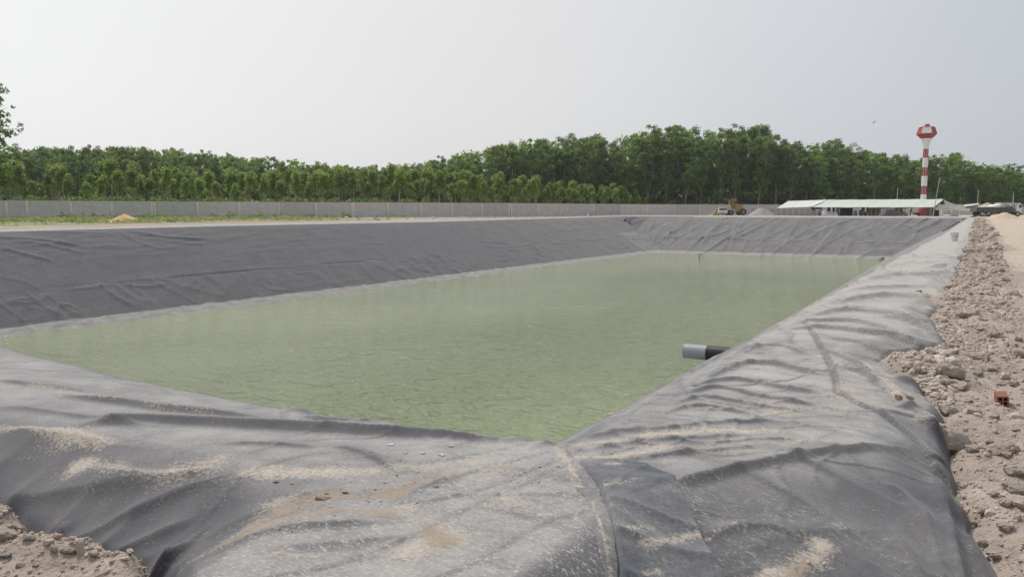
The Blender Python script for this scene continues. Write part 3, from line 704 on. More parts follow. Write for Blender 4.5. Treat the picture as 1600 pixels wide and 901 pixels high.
M['bark'] = plain('bark', (.36, .33, .28), .9, .4, 2.0)
M['grass'] = leaf_mat('grass_blades', (.09, .13, .03), (.20, .25, .07), (.42, .40, .20))

def leaf_quads(rg, C, Rad, n, size, up=.5, tint=(0, 1)):
    """n small leaf faces round every centre; returns verts, quads, tint"""
    k = len(C); c = np.repeat(C, n, 0); r = np.repeat(Rad, n)[:, None]
    v = rg.normal(size=(k*n, 3)); v /= np.linalg.norm(v, axis=1)[:, None]
    p = c + v*r*(rg.random((k*n, 1))**.45)*np.array([1, 1, .8])
    nrm = rg.normal(size=(k*n, 3)); nrm[:, 2] += up*2; nrm /= np.linalg.norm(nrm, axis=1)[:, None]
    a = np.cross(nrm, rg.normal(size=(k*n, 3))); a /= np.linalg.norm(a, axis=1)[:, None]; b = np.cross(nrm, a)
    s = size*(.6+.8*rg.random((k*n, 1)))
    V = np.stack([p-a*s, p-b*s*.45, p+a*s, p+b*s*.45], 1).reshape(-1, 3)
    Q = np.arange(k*n*4).reshape(-1, 4)
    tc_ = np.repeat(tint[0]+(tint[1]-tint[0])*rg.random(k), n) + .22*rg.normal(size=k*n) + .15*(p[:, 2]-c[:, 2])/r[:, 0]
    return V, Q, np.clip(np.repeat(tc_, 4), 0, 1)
def crown(name, rg, C, Rad, n, size, m, up=.5, tint=(0, 1)):
    V, Q, T = leaf_quads(rg, np.array(C), np.array(Rad), n, size, up, tint); return grid_mesh(name, V, Q, m, False, {'tint': T})
def old_tree(seed):                                   # unit height 20 m
    rg = np.random.default_rng(seed); b = B(); C = []; Rd = []
    lean = rg.normal(size=2)*.5; fork = rg.uniform(4.5, 8.0)
    base = [(0, 0, 0), (lean[0]*.2, lean[1]*.2, fork*.5), (lean[0]*.5, lean[1]*.5, fork)]
    b.tube(base, [.15, .12, .10], 7)
    for k in range(rg.integers(4, 6)):
        a = rg.uniform(0, 6.28); sp = rg.uniform(.8, 2.3); top = rg.uniform(15.5, 19.5)
        p0 = np.array(base[2])-(0, 0, rg.uniform(0, 1.5)); p3 = np.array([lean[0]+math.cos(a)*sp, lean[1]+math.sin(a)*sp, top])
        pm = (p0+p3)/2 + np.array([math.cos(a)*.5, math.sin(a)*.5, -.4]); b.tube([p0, pm, p3], [.08, .055, .02], 5)
        for q in range(14):
            t = rg.uniform(.12, 1.03); p = p0*(1-t)+p3*t + (pm-(p0+p3)/2)*4*t*(1-t)
            C.append(p + rg.normal(size=3)*np.array([.75, .75, .55])*(1.35-.55*t)); Rd.append(rg.uniform(.75, 1.3)*(1.08-.33*t))
    for q in range(11):
        C.append(np.array([lean[0]*.4, lean[1]*.4, 0]) + np.append(rg.normal(size=2)*1.5, rg.uniform(3.0, 9))); Rd.append(rg.uniform(.5, 1.0))
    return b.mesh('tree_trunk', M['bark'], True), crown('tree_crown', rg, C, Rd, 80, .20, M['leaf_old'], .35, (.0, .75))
def young_tree(seed):                                 # unit height 8 m
    rg = np.random.default_rng(seed); b = B(); C = []; Rd = []
    lean = rg.normal(size=2)*.18; H = 7.2
    b.tube([(0, 0, 0), (lean[0]*.3, lean[1]*.3, H*.45), (lean[0], lean[1], H)], [.10, .075, .02], 6)
    for k in range(19):
        t = rg.uniform(.68, 1.0) if k % 9 else rg.uniform(.52, .7); a = rg.uniform(0, 6.28); sp = rg.uniform(.35, 1.05)*(1.25-.75*t)
        if k < 2: t, sp = 1.02, .1
        p0 = np.array([lean[0]*t, lean[1]*t, H*t-.5]); p1 = np.array([lean[0]*t+math.cos(a)*sp, lean[1]*t+math.sin(a)*sp, H*t+.25])
        if k % 2 == 0: b.tube([p0, p1], [.03, .012], 4)
        C.append(p1); Rd.append(rg.uniform(.5, .8))
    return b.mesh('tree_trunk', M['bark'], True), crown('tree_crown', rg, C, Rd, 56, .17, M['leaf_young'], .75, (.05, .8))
OLD = [old_tree(s) for s in range(6)]; YOUNG = [young_tree(s+40) for s in range(6)]
def span(px):
    for lim, w in ((45, 'at the far left edge'), (125, 'left of the dark gap'), (200, 'behind the orange sand heap'), (300, 'just right of the sand heap'), (420, 'behind the left third of the wall'), (552, 'left of the double post mid wall'),
                   (680, 'right of the double post mid wall'), (800, 'where the dark woods begin to rise'), (900, 'behind the middle right of the wall'), (1012, 'at the right end of the young rows'), (1078, 'left of the notch in the treeline'),
                   (1140, 'behind the white van'), (1230, 'at the highest crest of the woods'), (1300, 'behind the left end of the shelter'), (1420, 'behind the pale green shelter roof'), (1480, 'beside the water tower'), (1560, 'behind the lorry bed')):
        if px < lim: return w
    return 'at the far right edge'
ROWN = ('front row', 'second row', 'third row', 'fourth row', 'fifth row', 'sixth row')
PANEL_X = [-47, 14, 46, 114, 178, 240, 311, 376, 437, 495, 551, 607, 658, 707, 753, 795, 840, 884, 926, 969, 1010, 1052, 1092, 1136, 1182, 1218]
ORDP = 'first second third fourth fifth sixth seventh eighth ninth tenth eleventh twelfth thirteenth fourteenth fifteenth sixteenth seventeenth eighteenth nineteenth twentieth 21st 22nd 23rd 24th 25th'.split()
_span = span
def span(px):
    for i in range(25):
        a, b = PANEL_X[i], PANEL_X[i+1]
        if max(a, 0) <= px < b:
            h = 'left half of' if px < (a+b)/2 else 'right half of'
            return 'behind %s %s wall panel from left' % (h, ORDP[i])
    return _span(px)
def young_label(px, row): return 'young tufted rubber tree, %s, %s' % (ROWN[row], span(px))
def old_label(px, row): return 'tall dark rubber tree, %s, %s' % (ROWN[row], span(px))
def plant(name, meshes, x, y, z, s, rz, label, group):
    r = empty(name, (x, y, z), rz, label, 'tree', group); r.scale = s
    link('trunk', meshes[0], r); link('crown', meshes[1], r); return r
WALL_D = ([-140, 0, 600, 790, 1000, 1100, 1250, 1400, 1620, 1700], [113, 122, 155, 168, 200, 206, 212, 212, 205, 203])
def wall_d(px): return float(np.interp(px, *WALL_D))
BASE = -1.37
young_top = ([-60, 0, 40, 48, 84, 86, 104, 120, 134, 150, 190, 250, 330, 420, 480, 530, 545, 560, 600, 690, 760, 850, 950, 1010], [256, 250, 252, 278, 290, 258, 246, 258, 282, 252, 250, 258, 264, 268, 262, 256, 250, 260, 258, 262, 272, 278, 290, 296])
rg = np.random.default_rng(5); nyoung = 0
for row in range(5):
    px = -60 + rg.uniform(0, 10)
    while px < 1010 and nyoung < 290:
        D = wall_d(px) + 2.2 + row*2.6 + rg.normal()*.35
        if not (119 < px < 133 or 79 < px < 86):
            top = np.interp(px, *young_top)
            h = (zat(top, D)-BASE)*(rg.uniform(.86, 1.02) if row > 1 else rg.uniform(.66, .94))
            if rg.random() < .06: h *= 1.07
            s = h/7.9; wd_ = rg.uniform(.92, 1.2)
            x, y = at_d(px, D)
            plant('young_rubber_tree', YOUNG[rg.integers(6)], x, y, BASE, (s*wd_, s*wd_, s), rg.uniform(0, 6.28),
                  young_label(px, row), 'young rubber trees behind the wall'); nyoung += 1
        px += (2.75 + .5*row)*1250/D*rg.uniform(.75, 1.3)
old_top = ([-80, 0, 100, 200, 300, 400, 480, 560, 640, 690, 720, 760, 830, 870, 910, 960, 1000, 1040, 1070, 1078, 1090, 1110, 1150, 1185, 1215, 1240, 1290, 1340, 1400, 1440, 1490, 1520, 1600, 1720],
           [226, 227, 228, 230, 236, 245, 253, 260, 256, 248, 236, 228, 213, 222, 211, 214, 203, 197, 192, 208, 214, 203, 200, 188, 212, 226, 219, 234, 242, 244, 238, 254, 262, 262])
nold = 0
for row in range(5):
    px = -70 + rg.uniform(0, 15)
    while px < 1690 and nold < 296:
        back = np.interp(px, [0, 560, 680, 900, 1010, 1050], [58, 50, 32, 26, 9, 6])
        D = wall_d(px) + back + row*4.6 + rg.normal()*.8
        top = np.interp(px, *old_top); f = rg.uniform(.88, 1.03) if row else rg.uniform(.8, .99)
        h = (zat(top, D)-BASE)*f; s = h/20.0; wd_ = rg.uniform(.95, 1.3)*max(1.0, .8/s*.9)
        x, y = at_d(px, D)
        plant('rubber_tree', OLD[rg.integers(6)], x, y, BASE, (s*wd_, s*wd_, s), rg.uniform(0, 6.28),
              old_label(px, row), 'mature rubber trees of the plantation'); nold += 1
        px += 4.6*1250/D*rg.uniform(.7, 1.35)
# the plantation further back, one mass
C = []; Rd = []
for k in range(6400):
    px = rg.uniform(-220, 2150); back = np.interp(px, [0, 560, 680, 900, 1010, 1050], [82, 74, 56, 50, 33, 30]); D = wall_d(px)+back+rg.uniform(0, 22)
    top = zat(np.interp(px, *old_top), D)
    x, y = at_d(px, D); z = BASE + (top*.93-BASE)*rg.uniform(.0, 1) if k % 2 else BASE+rg.uniform(0, 9); C.append((x, y, z)); Rd.append(1.7)
tag(link('distant_forest', crown('distant_forest', rg, C, Rd, 24, .62, M['leaf_old'], .2, (.15, .7))), 'dense dark mass of rubber trees deep behind the front rows', 'forest', kind='stuff')
# low bushes at the foot of the plantation
C = []; Rd = []
for k in range(2100):
    px = rg.uniform(-220, 2150); D = wall_d(px)+np.interp(px, [0, 900, 1010, 1050], [20, 22, 14, 12])+rg.uniform(0, 16)
    x, y = at_d(px, D); C.append((x, y, BASE+rg.uniform(.2, 3.6))); Rd.append(1.1)
tag(link('undergrowth', crown('undergrowth', rg, C, Rd, 26, .4, M['leaf_old'], .3, (.0, .5))), 'dark undergrowth between the plantation trunks', 'undergrowth', kind='stuff')

# the big tree reaching in from the left
D = 128.0; x, y = at_d(-30, D); r = empty('broadleaf_tree', (x, y, BASE), YAW, 'tall loose-leaved tree reaching into the left edge of the sky', 'tree')
rg2 = np.random.default_rng(11); b = B(); C = []; Rd = []
b.tube([(0, 0, 0), (.3, 0, 6), (.2, .2, 12), (.6, 0, 24)], [.42, .34, .26, .06], 9)
for k in range(60):
    a = rg2.uniform(0, 6.28); z0 = rg2.uniform(9, 22.5); ln = rg2.uniform(3, 7.2)*(1.12-.40*(z0-8)/14); z1 = z0+rg2.uniform(.5, 4.5)
    p0 = np.array((.3, .1, z0)); p1 = p0+np.array((math.cos(a)*ln, math.sin(a)*ln, z1-z0)); pm = (p0+p1)/2+np.array((0, 0, .6)); b.tube([p0, pm, p1], [.11, .07, .02], 5)
    for q in range(9):
        t = rg2.uniform(.35, 1.03); C.append(p0*(1-t)+p1*t+rg2.normal(size=3)*.55); Rd.append(rg2.uniform(.35, .75))
link('trunk', b.mesh('trunk', M['bark'], True), r); link('crown', crown('crown', rg2, C, Rd, 14, .27, M['leaf_old'], .2, (.0, .6)), r)

# grass and weeds on the strip between rim and wall
C = []; Rd = []; rgg = np.random.default_rng(21)
for k in range(4200):
    px = rgg.uniform(-120, 640); D0 = wall_d(px); f = rgg.random()**1.3
    y0 = np.interp(px, [0, 300, 640], [353, 347.5, 343]); D1 = 1.46*1250/(y0-328); D = D0-.6-(D0-D1)*.96*f
    x, y = at_d(px, D)
    if fbm(np.array([x*.13]), np.array([y*.13]), 7, 3)[0]+.42-.55*f < rgg.uniform(-.28, .12) + .55*sst(420, 640, px): continue
    C.append((x, y, gz(x, y)+.10)); Rd.append(.42)
tag(link('grass', crown('grass', rgg, C, Rd, 14, .10, M['grass'], .0, (.25, 1.1))), 'rough green and straw grass on the strip before the wall', 'grass', kind='stuff')
ORD = 'first second third fourth fifth sixth seventh eighth ninth tenth eleventh twelfth thirteenth fourteenth fifteenth sixteenth seventeenth eighteenth nineteenth'.split()
bush = crown('weed_shrub', rgg, rgg.normal(size=(14, 3))*np.array([.55, .4, .2])+np.array([0, 0, .4]), np.full(14, .28), 16, .12, M['leaf_young'], .4, (0, .5))
for k, px in enumerate((100, 122, 134, 152, 226, 236, 262, 288, 312, 340, 356, 390, 402, 436, 452, 470, 490, 510, 545)):
    D = wall_d(px)-rgg.uniform(3, 14); x, y = at_d(px, D); o = link('weed_shrub', bush, None, (x, y, gz(x, y)-.02)); s = rgg.uniform(.6, 1.15); o.scale = (s*1.3, s*1.3, s); o.rotation_euler.z = rgg.uniform(0, 6)
    tag(o, 'low leafy weed, %s from the left, in the grass before the wall' % ORD[k], 'weed', 'weeds in front of the wall')

# ------------------------------------------------------------------ boundary wall: block panels between concrete posts
def make_block():
    m, nt = mat('block_wall'); v = objpos(nt)
    br = node(nt, 'ShaderNodeTexBrick', {'Vector': scaled(nt, v, (1, 1, 1), (math.pi/2, 0, 0)), 'Color1': (.50, .48, .465, 1), 'Color2': (.56, .54, .52, 1), 'Mortar': (.62, .60, .57, 1), 'Scale': 1.0, 'Mortar Size': .012, 'Brick Width': .40, 'Row Height': .19}).outputs[0]
    info = node(nt, 'ShaderNodeObjectInfo').outputs['Random']
    f = math_(nt, 'MULTIPLY', ramp(nt, noise(nt, v, .8, 5, .65), [(.3, .84), (.7, 1.1)]), math_(nt, 'MULTIPLY_ADD', info, .16, .90))
    c = mixc(nt, 1.0, br, f, 'MULTIPLY')
    sp = noise(nt, scaled(nt, v, (1.3, 1, 5)), 1.0, 3, .6)
    c = mixc(nt, ramp(nt, sp, [(.66, 0), (.74, .7)]), c, (.46, .41, .38))
    finish(nt, c, .9, br, .4, .01); return m
M['block'] = make_block(); M['post'] = plain('concrete_post', (.72, .68, .60), .85, .2, 1.5)
posts = [-100, -47, 14, 46, 114, 178, 240, 244, 311, 376, 437, 495, 551, 554, 607, 658, 707, 753, 795, 798.5, 840, 884, 926, 969, 1010, 1052, 1092, 1136, 1182, 1218, 1262, 1306, 1352, 1398, 1446, 1496, 1548, 1602, 1660, 1722, 1788, 1858, 1932, 2010]
wall = empty('boundary_wall', (*at_d(600, wall_d(600)), BASE), 0, 'long grey concrete block wall with pale posts in front of the trees', 'wall')
WO = Vector(wall.location); TOP = 2.74
pts = [Vector((*at_d(p, wall_d(p)), BASE)) for p in posts]
pm = B().box((0, 0, TOP/2+.02), (.34, .34, TOP+.06), bev=.015).mesh('post', M['post'])
for p, q in zip(pts, pts[1:]):
    d = q-p; rz = math.atan2(d.y, d.x); L = d.length
    o = link('post', pm, wall, p-WO); o.rotation_euler.z = rz
    if L < .9: continue
    b = B(); b.box((L/2, 0, TOP/2-.3), (L-.24, .14, TOP+.6)); o = b.add('wall_panel', M['block'], wall, False, p-WO); o.rotation_euler.z = rz
    b = B(); b.box((L/2, 0, TOP+.03), (L-.245, .20, .06)); o = b.add('coping', M['post'], wall, False, p-WO); o.rotation_euler.z = rz
o = link('post', pm, wall, pts[-1]-WO)

# ------------------------------------------------------------------ things beyond the far end
for k, c, r_, v_ in (('red', (.33, .035, .045), .5, .2), ('white', (.78, .78, .76), .5, .1), ('tarp_green', (.50, .55, .50), .6, .12), ('tarp_white', (.60, .60, .59), .6, .12),
                  ('tarp_grey', (.28, .275, .26), .85, .2), ('tarp_tan', (.46, .41, .35), .8, .2), ('timber', (.40, .33, .25), .85, .3), ('steel_pole', (.50, .50, .48), .5, .15),
                  ('black', (.018, .018, .02), .55, .3), ('dark_grey', (.10, .10, .107), .7, .25), ('yellow', (.33, .22, .075), .5, .3), ('tyre', (.055, .045, .038), .9, .3),
                  ('glass', (.05, .065, .08), .12, .1), ('blue', (.06, .12, .24), .5, .2), ('slab', (.40, .395, .375), .9, .2), ('bag', (.62, .62, .60), .75, .15),
                  ('plywood', (.50, .41, .32), .85, .25), ('maroon', (.045, .028, .032), .7, .3), ('cloth_dark', (.02, .03, .024), .9, .3), ('skin', (.16, .09, .06), .6, .1),
                  ('pipe_grey', (.30, .32, .36), .35, .1), ('pipe_black', (.016, .016, .017), .45, .2), ('brick', (.23, .09, .062), .85, .25), ('bucket', (.68, .66, .63), .6, .2),
                  ('wood_stake', (.42, .36, .29), .9, .3), ('drum', (.40, .40, .12), .6, .2), ('bird', (.22, .17, .13), .9, .2), ('felt_flake', (.48, .47, .455), .9, .1)):
    M[k] = plain(k, c, r_, v_, 1.2)
M['sandheap'] = plain('orange_sand', (.58, .40, .21), .95, .2, 4.0); M['gravelheap'] = plain('grey_gravel', (.36, .36, .35), .95, .3, 8.0); M['tanheap'] = plain('tan_soil', (.52, .41, .29), .95, .2, 2.0)
def place(name, px, Y, label, cat, group=None, rz=YAW, z=None):
    x, y = at_y(px, Y); return empty(name, (x, y, gz(x, y) if z is None else z), rz, label, cat, group)

# water tower
TY = 196.0; TD = depth_at(1439, TY); t_ = place('water_tower', 1439, TY, 'tall red and white banded water tower with a faceted tank on top', 'water tower'); t_.rotation_euler.z = YAW-R_(27)
zb = t_.location.z; zz = lambda py: zat(py, TD)-zb; mw = TD/1250
yb = [(234.5, 248, 'red'), (248, 262.6, 'white'), (262.6, 275.8, 'red'), (275.8, 291, 'white'), (291, 304, 'red'), (304, 318.5, 'white')]
for i, (a, b_, c) in enumerate(yb):
    ra, rb = (7.5+.16*i)*mw/2, (7.5+.16*(i+1))*mw/2
    B().lathe([(rb, zz(b_)), (ra, zz(a))], 20).add('shaft_band', M[c], t_, True)
B().lathe([(8.6*mw, 0), (7.6*mw, zz(331)), (5.3*mw, zz(325)), (4.6*mw, zz(318.5))], 20).add('flared_base', M['red'], t_, True)
B().lathe([(4.0*mw, zz(234.5)), (4.3*mw, zz(230)), (6.0*mw, zz(223)), (8.3*mw, zz(218.6))], 20).add('neck', M['white'], t_, True)
ph = math.pi/6 + math.pi/6*0
rT = lambda w: w*mw/2/math.cos(0)
hexp = math.pi/3*0
B().lathe([(8.0*mw, zz(218.6)), (rT(29), zz(212)), (rT(29)-.02, zz(211.4))], 6, hexp).add('tank_bottom', M['red'], t_)
tank = B(); tank.lathe([(rT(28.6), zz(211.4)), (rT(22.4), zz(201.6))], 6, hexp); tk = tank.add('tank', M['red'], t_)
for k in (0, 2, 4):                                   # white facets, proud of the red tank
    a0, a1 = hexp+math.pi/3*(k+4), hexp+math.pi/3*(k+5); b = B()
    def P(a, r, z): return Vector((r*math.cos(a), r*math.sin(a), z))
    p = [P(a0, rT(28.6)+.02, zz(211.3)), P(a1, rT(28.6)+.02, zz(211.3)), P(a1, rT(22.4)+.02, zz(201.7)), P(a0, rT(22.4)+.02, zz(201.7))]
    b.quad(*p); b.add('painted_facet', M['white'], tk)
B().lathe([(rT(22.5), zz(201.6)), (4.6*mw, zz(199.8)), (4.3*mw, zz(199.6)), (3.2*mw, zz(197)), (.3, zz(196.6))], 12).add('cap', M['red'], t_)
for s in (-1, 1):
    B().rod((s*.22, -.80, 1.5), (s*.22, -.72, zz(236)), .03, None, 5).add('ladder_rail', M['white'], t_)

# canopy hut
CY = 182.0
def XY(px, Y): return Vector((*at_y(px, Y), 0))
hut = place('canopy_shelter', 1360, CY, 'long open shelter with a pale green sheet roof beside the far rim', 'shelter', rz=0)
ho = hut.location.copy(); hut.rotation_euler.z = 0
def hp(px, Y, py): x, y = at_y(px, Y); return Vector((x, y, zat(py, depth_at(px, Y))))-ho
eL, eR = hp(1262, CY, 323.2), hp(1456, CY, 323.6); rL, rR = hp(1286, CY+5.5, 311.8), hp(1470, CY+5.5, 311.2)
eL.z = eR.z; rL.z = rR.z
bL, bR = Vector((eL.x, eL.y+11, eL.z)), Vector((eR.x, eR.y+11, eR.z))
def lerp(a, b, t): return a*(1-t)+b*t
N = 16
rows = [[lerp(lerp(eL, eR, i/N), lerp(rL, rR, i/N), t)+Vector((0, 0, -.10*math.sin(math.pi*t)+.04*math.sin(i*2.1))) for i in range(N+1)] for t in (0, .33, .66, 1)]
B().sheet(rows, .03).add('roof_sheet', M['tarp_green'], hut)
rows = [[lerp(lerp(rL, rR, i/N), lerp(bL, bR, i/N), t)+Vector((0, 0, .002)) for i in range(N+1)] for t in (0, .5, 1)]
B().sheet(rows, .03).add('roof_sheet', M['tarp_green'], hut)
B().rod(rL+Vector((0, 0, -.08)), rR+Vector((.2, 0, -.08)), .06).add('ridge_beam', M['timber'], hut)
B().rod(eL+Vector((0, .05, -.08)), eR+Vector((.1, .05, -.08)), .05).add('eave_beam', M['timber'], hut)
for i in range(9):
    for e0, e1 in ((eL, eR), (bL, bR)):
        p = lerp(e0, e1, (i+.15)/8.3); p = p+Vector((0, .06 if e0 is eL else -.06, -.06)); B().rod((p.x, p.y, -.2), p, .045, None, 6).add('post', M['steel_pole'] if i % 2 else M['timber'], hut)
B().tube([eR, rR+Vector((.05, 0, -.1))], .05, 6).add('gable_rafter', M['timber'], hut); B().tube([bR, rR+Vector((.05, 0, -.1))], .05, 6).add('gable_rafter', M['timber'], hut)
g = lerp(eR, bR, .5); B().rod((g.x, g.y, -.2), (g.x, g.y, rR.z-.1), .05, None, 6).add('post', M['timber'], hut)
B().rod(eR+Vector((0, 0, -.05)), bR+Vector((0, 0, -.05)), .04, None, 6).add('tie_beam', M['timber'], hut)
# plywood back boards, one by one
bx = 0
for (p0, p1) in ((1340, 1374), (1395, 1408), (1444, 1458)):
    p = p0
    while p < p1:
        q = min(p+6.5, p1); a, b2 = hp(p, CY+8, 335.5), hp(q-.4, CY+8, 335.5); c = (a+b2)/2
        h_ = 1.95+random.uniform(-.1, .1); B().box((c.x, c.y, h_/2-.1), (abs(b2.x-a.x), .03, h_)).add('back_board', M['plywood'], hut); p = q
# white awning sheet inside
a, b2 = hp(1372, CY+1.5, 323.4), hp(1413, CY+1.5, 323.0); rows = [[lerp(a, b2, i/6)+Vector((0, dy, -.06*dy-.25)) for i in range(7)] for dy in (0, 1.2, 2.4)]
B().sheet(rows, .02).add('inner_awning', M['tarp_white'], hut)
# white tarp wing to the left
wing = place('white_tarpaulin', 1245, CY, 'white tarpaulin wing slung on poles at the left end of the shelter', 'tarpaulin', rz=0); wo = wing.location.copy()
def wp(px, Y, py): x, y = at_y(px, Y); return Vector((x, y, zat(py, depth_at(px, Y))))-wo
A0, A1, B0, B1 = wp(1212, CY-.5, 325.0), wp(1266, CY+.0, 323.0), wp(1229, CY+5, 314.2), wp(1290, CY+5.4, 312.2)
rows = [[lerp(lerp(A0, A1, u), lerp(B0, B1, u), t)+Vector((0, 0, -.22*math.sin(math.pi*t)*math.sin(math.pi*u))) for u in np.linspace(0, 1, 9)] for t in np.linspace(0, 1, 6)]
B().sheet(rows, .02).add('sheet', M['tarp_white'], wing)
for p in (A0, A1+Vector((-.4, -.1, 0)), B0, lerp(A0, A1, .45)):
    B().rod((p.x, p.y-.05, -.2), (p.x, p.y-.05, p.z+.25), .035, None, 6).add('pole', M['steel_pole'], wing)
# grey tarp sagging to the right
gt = place('grey_tarpaulin', 1497, CY+2, 'sagging grey tarpaulin with a white end right of the shelter', 'tarpaulin', rz=0); wo = gt.location.copy()
T0, T1 = wp(1470, CY+4, 312.0), wp(1526, CY+4, 318.5); U0, U1 = wp(1476, CY+.5, 324), wp(1521, CY+.5, 328.5)
rows = [[lerp(lerp(T0, T1, u), lerp(U0, U1, u), t)+Vector((0, 0, -.75*math.sin(math.pi*u)*(1-t*.6)-.1*math.sin(math.pi*t))) for u in np.linspace(0, 1, 13)] for t in np.linspace(0, 1, 6)]
B().sheet(rows, .02).add('sheet', M['tarp_grey'], gt)
E1, E0 = wp(1525.5, CY+3.6, 318), wp(1503, CY+3.6, 320.5)
rows = [[lerp(E0, E1, u)+Vector((0, -1.1*t, -.28*t*(1-u*.5)+.06)) for u in np.linspace(0, 1, 5)] for t in (0, .5, 1)]
B().sheet(rows, .02).add('white_end', M['tarp_white'], gt)
for p in (T1, U1, U0, lerp(U0, U1, .5)): B().rod((p.x, p.y, -.2), (p.x, p.y, p.z+.1), .04, None, 6).add('pole', M['steel_pole'], gt)

# tan tarp tent behind the lorry
tt = place('tan_tent', 1546, 188, 'small tan peaked tarpaulin tent behind the lorry', 'tent'); D = depth_at(1546, 188); k = D/1250
b = B(); ap = Vector((0, 1.6, zat(316.2, D)-tt.location.z)); ring = [Vector((x*k, y, zat(324, D)-tt.location.z)) for x, y in ((-16, -.6), (14, -.6), (16, 3.6), (-14, 3.6))]
for i in range(4): b.sheet([[ring[i], lerp(ring[i], ring[(i+1) % 4], .5), ring[(i+1) % 4]], [lerp(ring[i], ap, .55)-Vector((0, 0, .12)), lerp(lerp(ring[i], ring[(i+1) % 4], .5), ap, .55)-Vector((0, 0, .15)), lerp(ring[(i+1) % 4], ap, .55)-Vector((0, 0, .12))], [ap, ap+Vector((.01, 0, 0)), ap+Vector((.02, 0, 0))]], .015)
b.add('canopy', M['tarp_tan'], tt)
for p in ring: B().rod((p.x, p.y, -.2), p, .04, None, 6).add('pole', M['timber'], tt)

# things under and beside the shelter -----------------------------------
def sized(px0, px1, py0, py1, Y):
    c = (px0+px1)/2; D = depth_at(c, Y); return c, (px1-px0)*D/1250, (py1-py0)*D/1250
c, w_, h_ = sized(1375, 1398, 327, 337, 179); o = place('covered_load', c, 179, 'dark grey tarp-covered load standing under the shelter eave', 'covered load')
B().prism([(-w_*.62, 0), (-w_*.62, .3), (-w_*.4, .42), (-w_*.30, h_), (w_*.42, h_+.05), (w_*.5, h_*.85), (w_*.5, 0)], -.9, .9).add('tarp_cover', M['dark_grey'], o)
B().box((-.1, 0, -.02), (w_*.8, 1.5, .14)).add('pallet', M['timber'], o)
c, w_, h_ = sized(1312, 1330, 322.5, 336, 184); o = place('dark_container', c, 184, 'dark maroon storage box in the shade of the shelter', 'container')
B().box((0, .9, h_/2), (w_, 1.8, h_), bev=.03).add('body', M['maroon'], o); B().box((0, -.02, h_*.45), (w_*.45, .05, h_*.8)).add('door', M['black'], o)
for i in range(5): B().box((-w_*.44+i*w_*.22, -.02, h_*.94), (.06, .06, .12)).add('rib', M['maroon'], o)
def drum(px, Y, lab, m_, r=.3, h=.9):
    o = place('drum', px, Y, lab, 'drum')
    B().lathe([(r*.96, 0), (r, .04), (r, h*.33), (r*1.05, h*.35), (r, h*.37), (r, h*.64), (r*1.05, h*.66), (r, h*.68), (r, h-.03), (r*.96, h)], 14).add('barrel', m_, o, True)
    B().lathe([(r*.9, h), (r*.9, h+.02)], 14).add('lid', m_, o)
drum(1278, 180.5, 'blue plastic drum at the foot of the white tarpaulin', M['blue']); drum(1333.5, 180.5, 'blue plastic drum beside the dark maroon box', M['blue'], .38, 1.15); drum(1535, 172.5, 'olive yellow drum lying by the black hose near the lorry', M['drum'], .26, .6)
c, w_, h_ = sized(1335, 1351, 332.5, 337, 179); o = place('bench', c, 179, 'long low dark bench beneath the hanging clothes', 'bench')
B().box((0, 0, .42), (w_, .5, .08)).add('seat', M['maroon'], o)
for s in (-1, 1): B().box((s*w_*.42, 0, .19), (.08, .45, .38)).add('leg', M['black'], o)
def clothes(p0, p1, Y, items, lab):
    o = place('washing_line', (p0+p1)/2, Y, lab, 'washing line'); D = depth_at((p0+p1)/2, Y); k = D/1250; z0 = zat(323.9, D)-o.location.z; cx = (p0+p1)/2
    B().rod(((p0-cx)*k, 0, z0), ((p1-cx)*k, 0, z0), .012, None, 5).add('line', M['black'], o)
    for (a, b_, l, m_) in items:
        rows = [[((a+(b_-a)*u-cx)*k, .05*math.sin(u*9+t*3), z0-t*l*k) for u in np.linspace(0, 1, 5)] for t in np.linspace(0, 1, 4)]
        B().sheet(rows, .012).add('garment', M[m_], o)
clothes(1264, 1283, 181.2, [(1265, 1267.5, 3, 'cloth_dark'), (1267.5, 1271, 5.5, 'black'), (1271.5, 1277, 2.6, 'cloth_dark'), (1277, 1282, 2.8, 'black')], 'dark clothes hung on a line at the left end of the shelter')
clothes(1290, 1311, 181.8, [(1290.5, 1295, 6.5, 'cloth_dark'), (1295.5, 1298, 4, 'tarp_white'), (1298.5, 1302, 7, 'cloth_dark'), (1304, 1310.5, 8, 'blue')], 'green and blue cloths hung on a line beside the dark maroon box')
clothes(1339, 1355, 181.2, [(1340, 1343, 4, 'tarp_white'), (1345, 1348.5, 4.5, 'cloth_dark'), (1348.5, 1351, 6.5, 'tarp_white'), (1351, 1354.5, 7.5, 'cloth_dark')], 'black and white clothes hung on a line above the bench')
def sack(px, Y, lab, s=1.0, w=.9, h=.7):
    o = place('white_sack', px, Y, lab, 'sack')
    B().lathe([(.40*w, 0), (.5*w, .18*h), (.47*w, .5*h), (.30*w, .8*h), (.10*w, .95*h), (.16*w, 1.08*h)], 10).add('sack_body', M['bag'], o, True); o.scale = (1.1*s, .8*s, s)
sack(1286, 179.5, 'upright tied white sack in front of the green cloths', 1.3, .8, .95)
sack(1477, 177.0, 'bulging white sack lying in front of the bag pallets', 1.0, 1.5, .35)
def pallet(p0, p1, Y, lab):
    c, w_, h_ = sized(p0, p1, 326.5, 337, Y); o = place('bag_stack', c, Y, lab, 'bag stack', 'stacks of white bags'); n = 7; hh = (h_-.12)/n
    B().box((0, .5, .06), (w_, 1.1, .12)).add('pallet', M['timber'], o); bm_ = B().box((0, 0, 0), (w_/3-.02, .52, hh-.015), bev=.05).mesh('bag', M['bag'], True)
    for l in range(n):
        for i in range(3):
            for j in range(2): q = link('bag', bm_, o, (-w_/3+i*w_/3+random.uniform(-.02, .02), .24+j*.54+random.uniform(-.02, .02), .12+hh*(l+.5)))
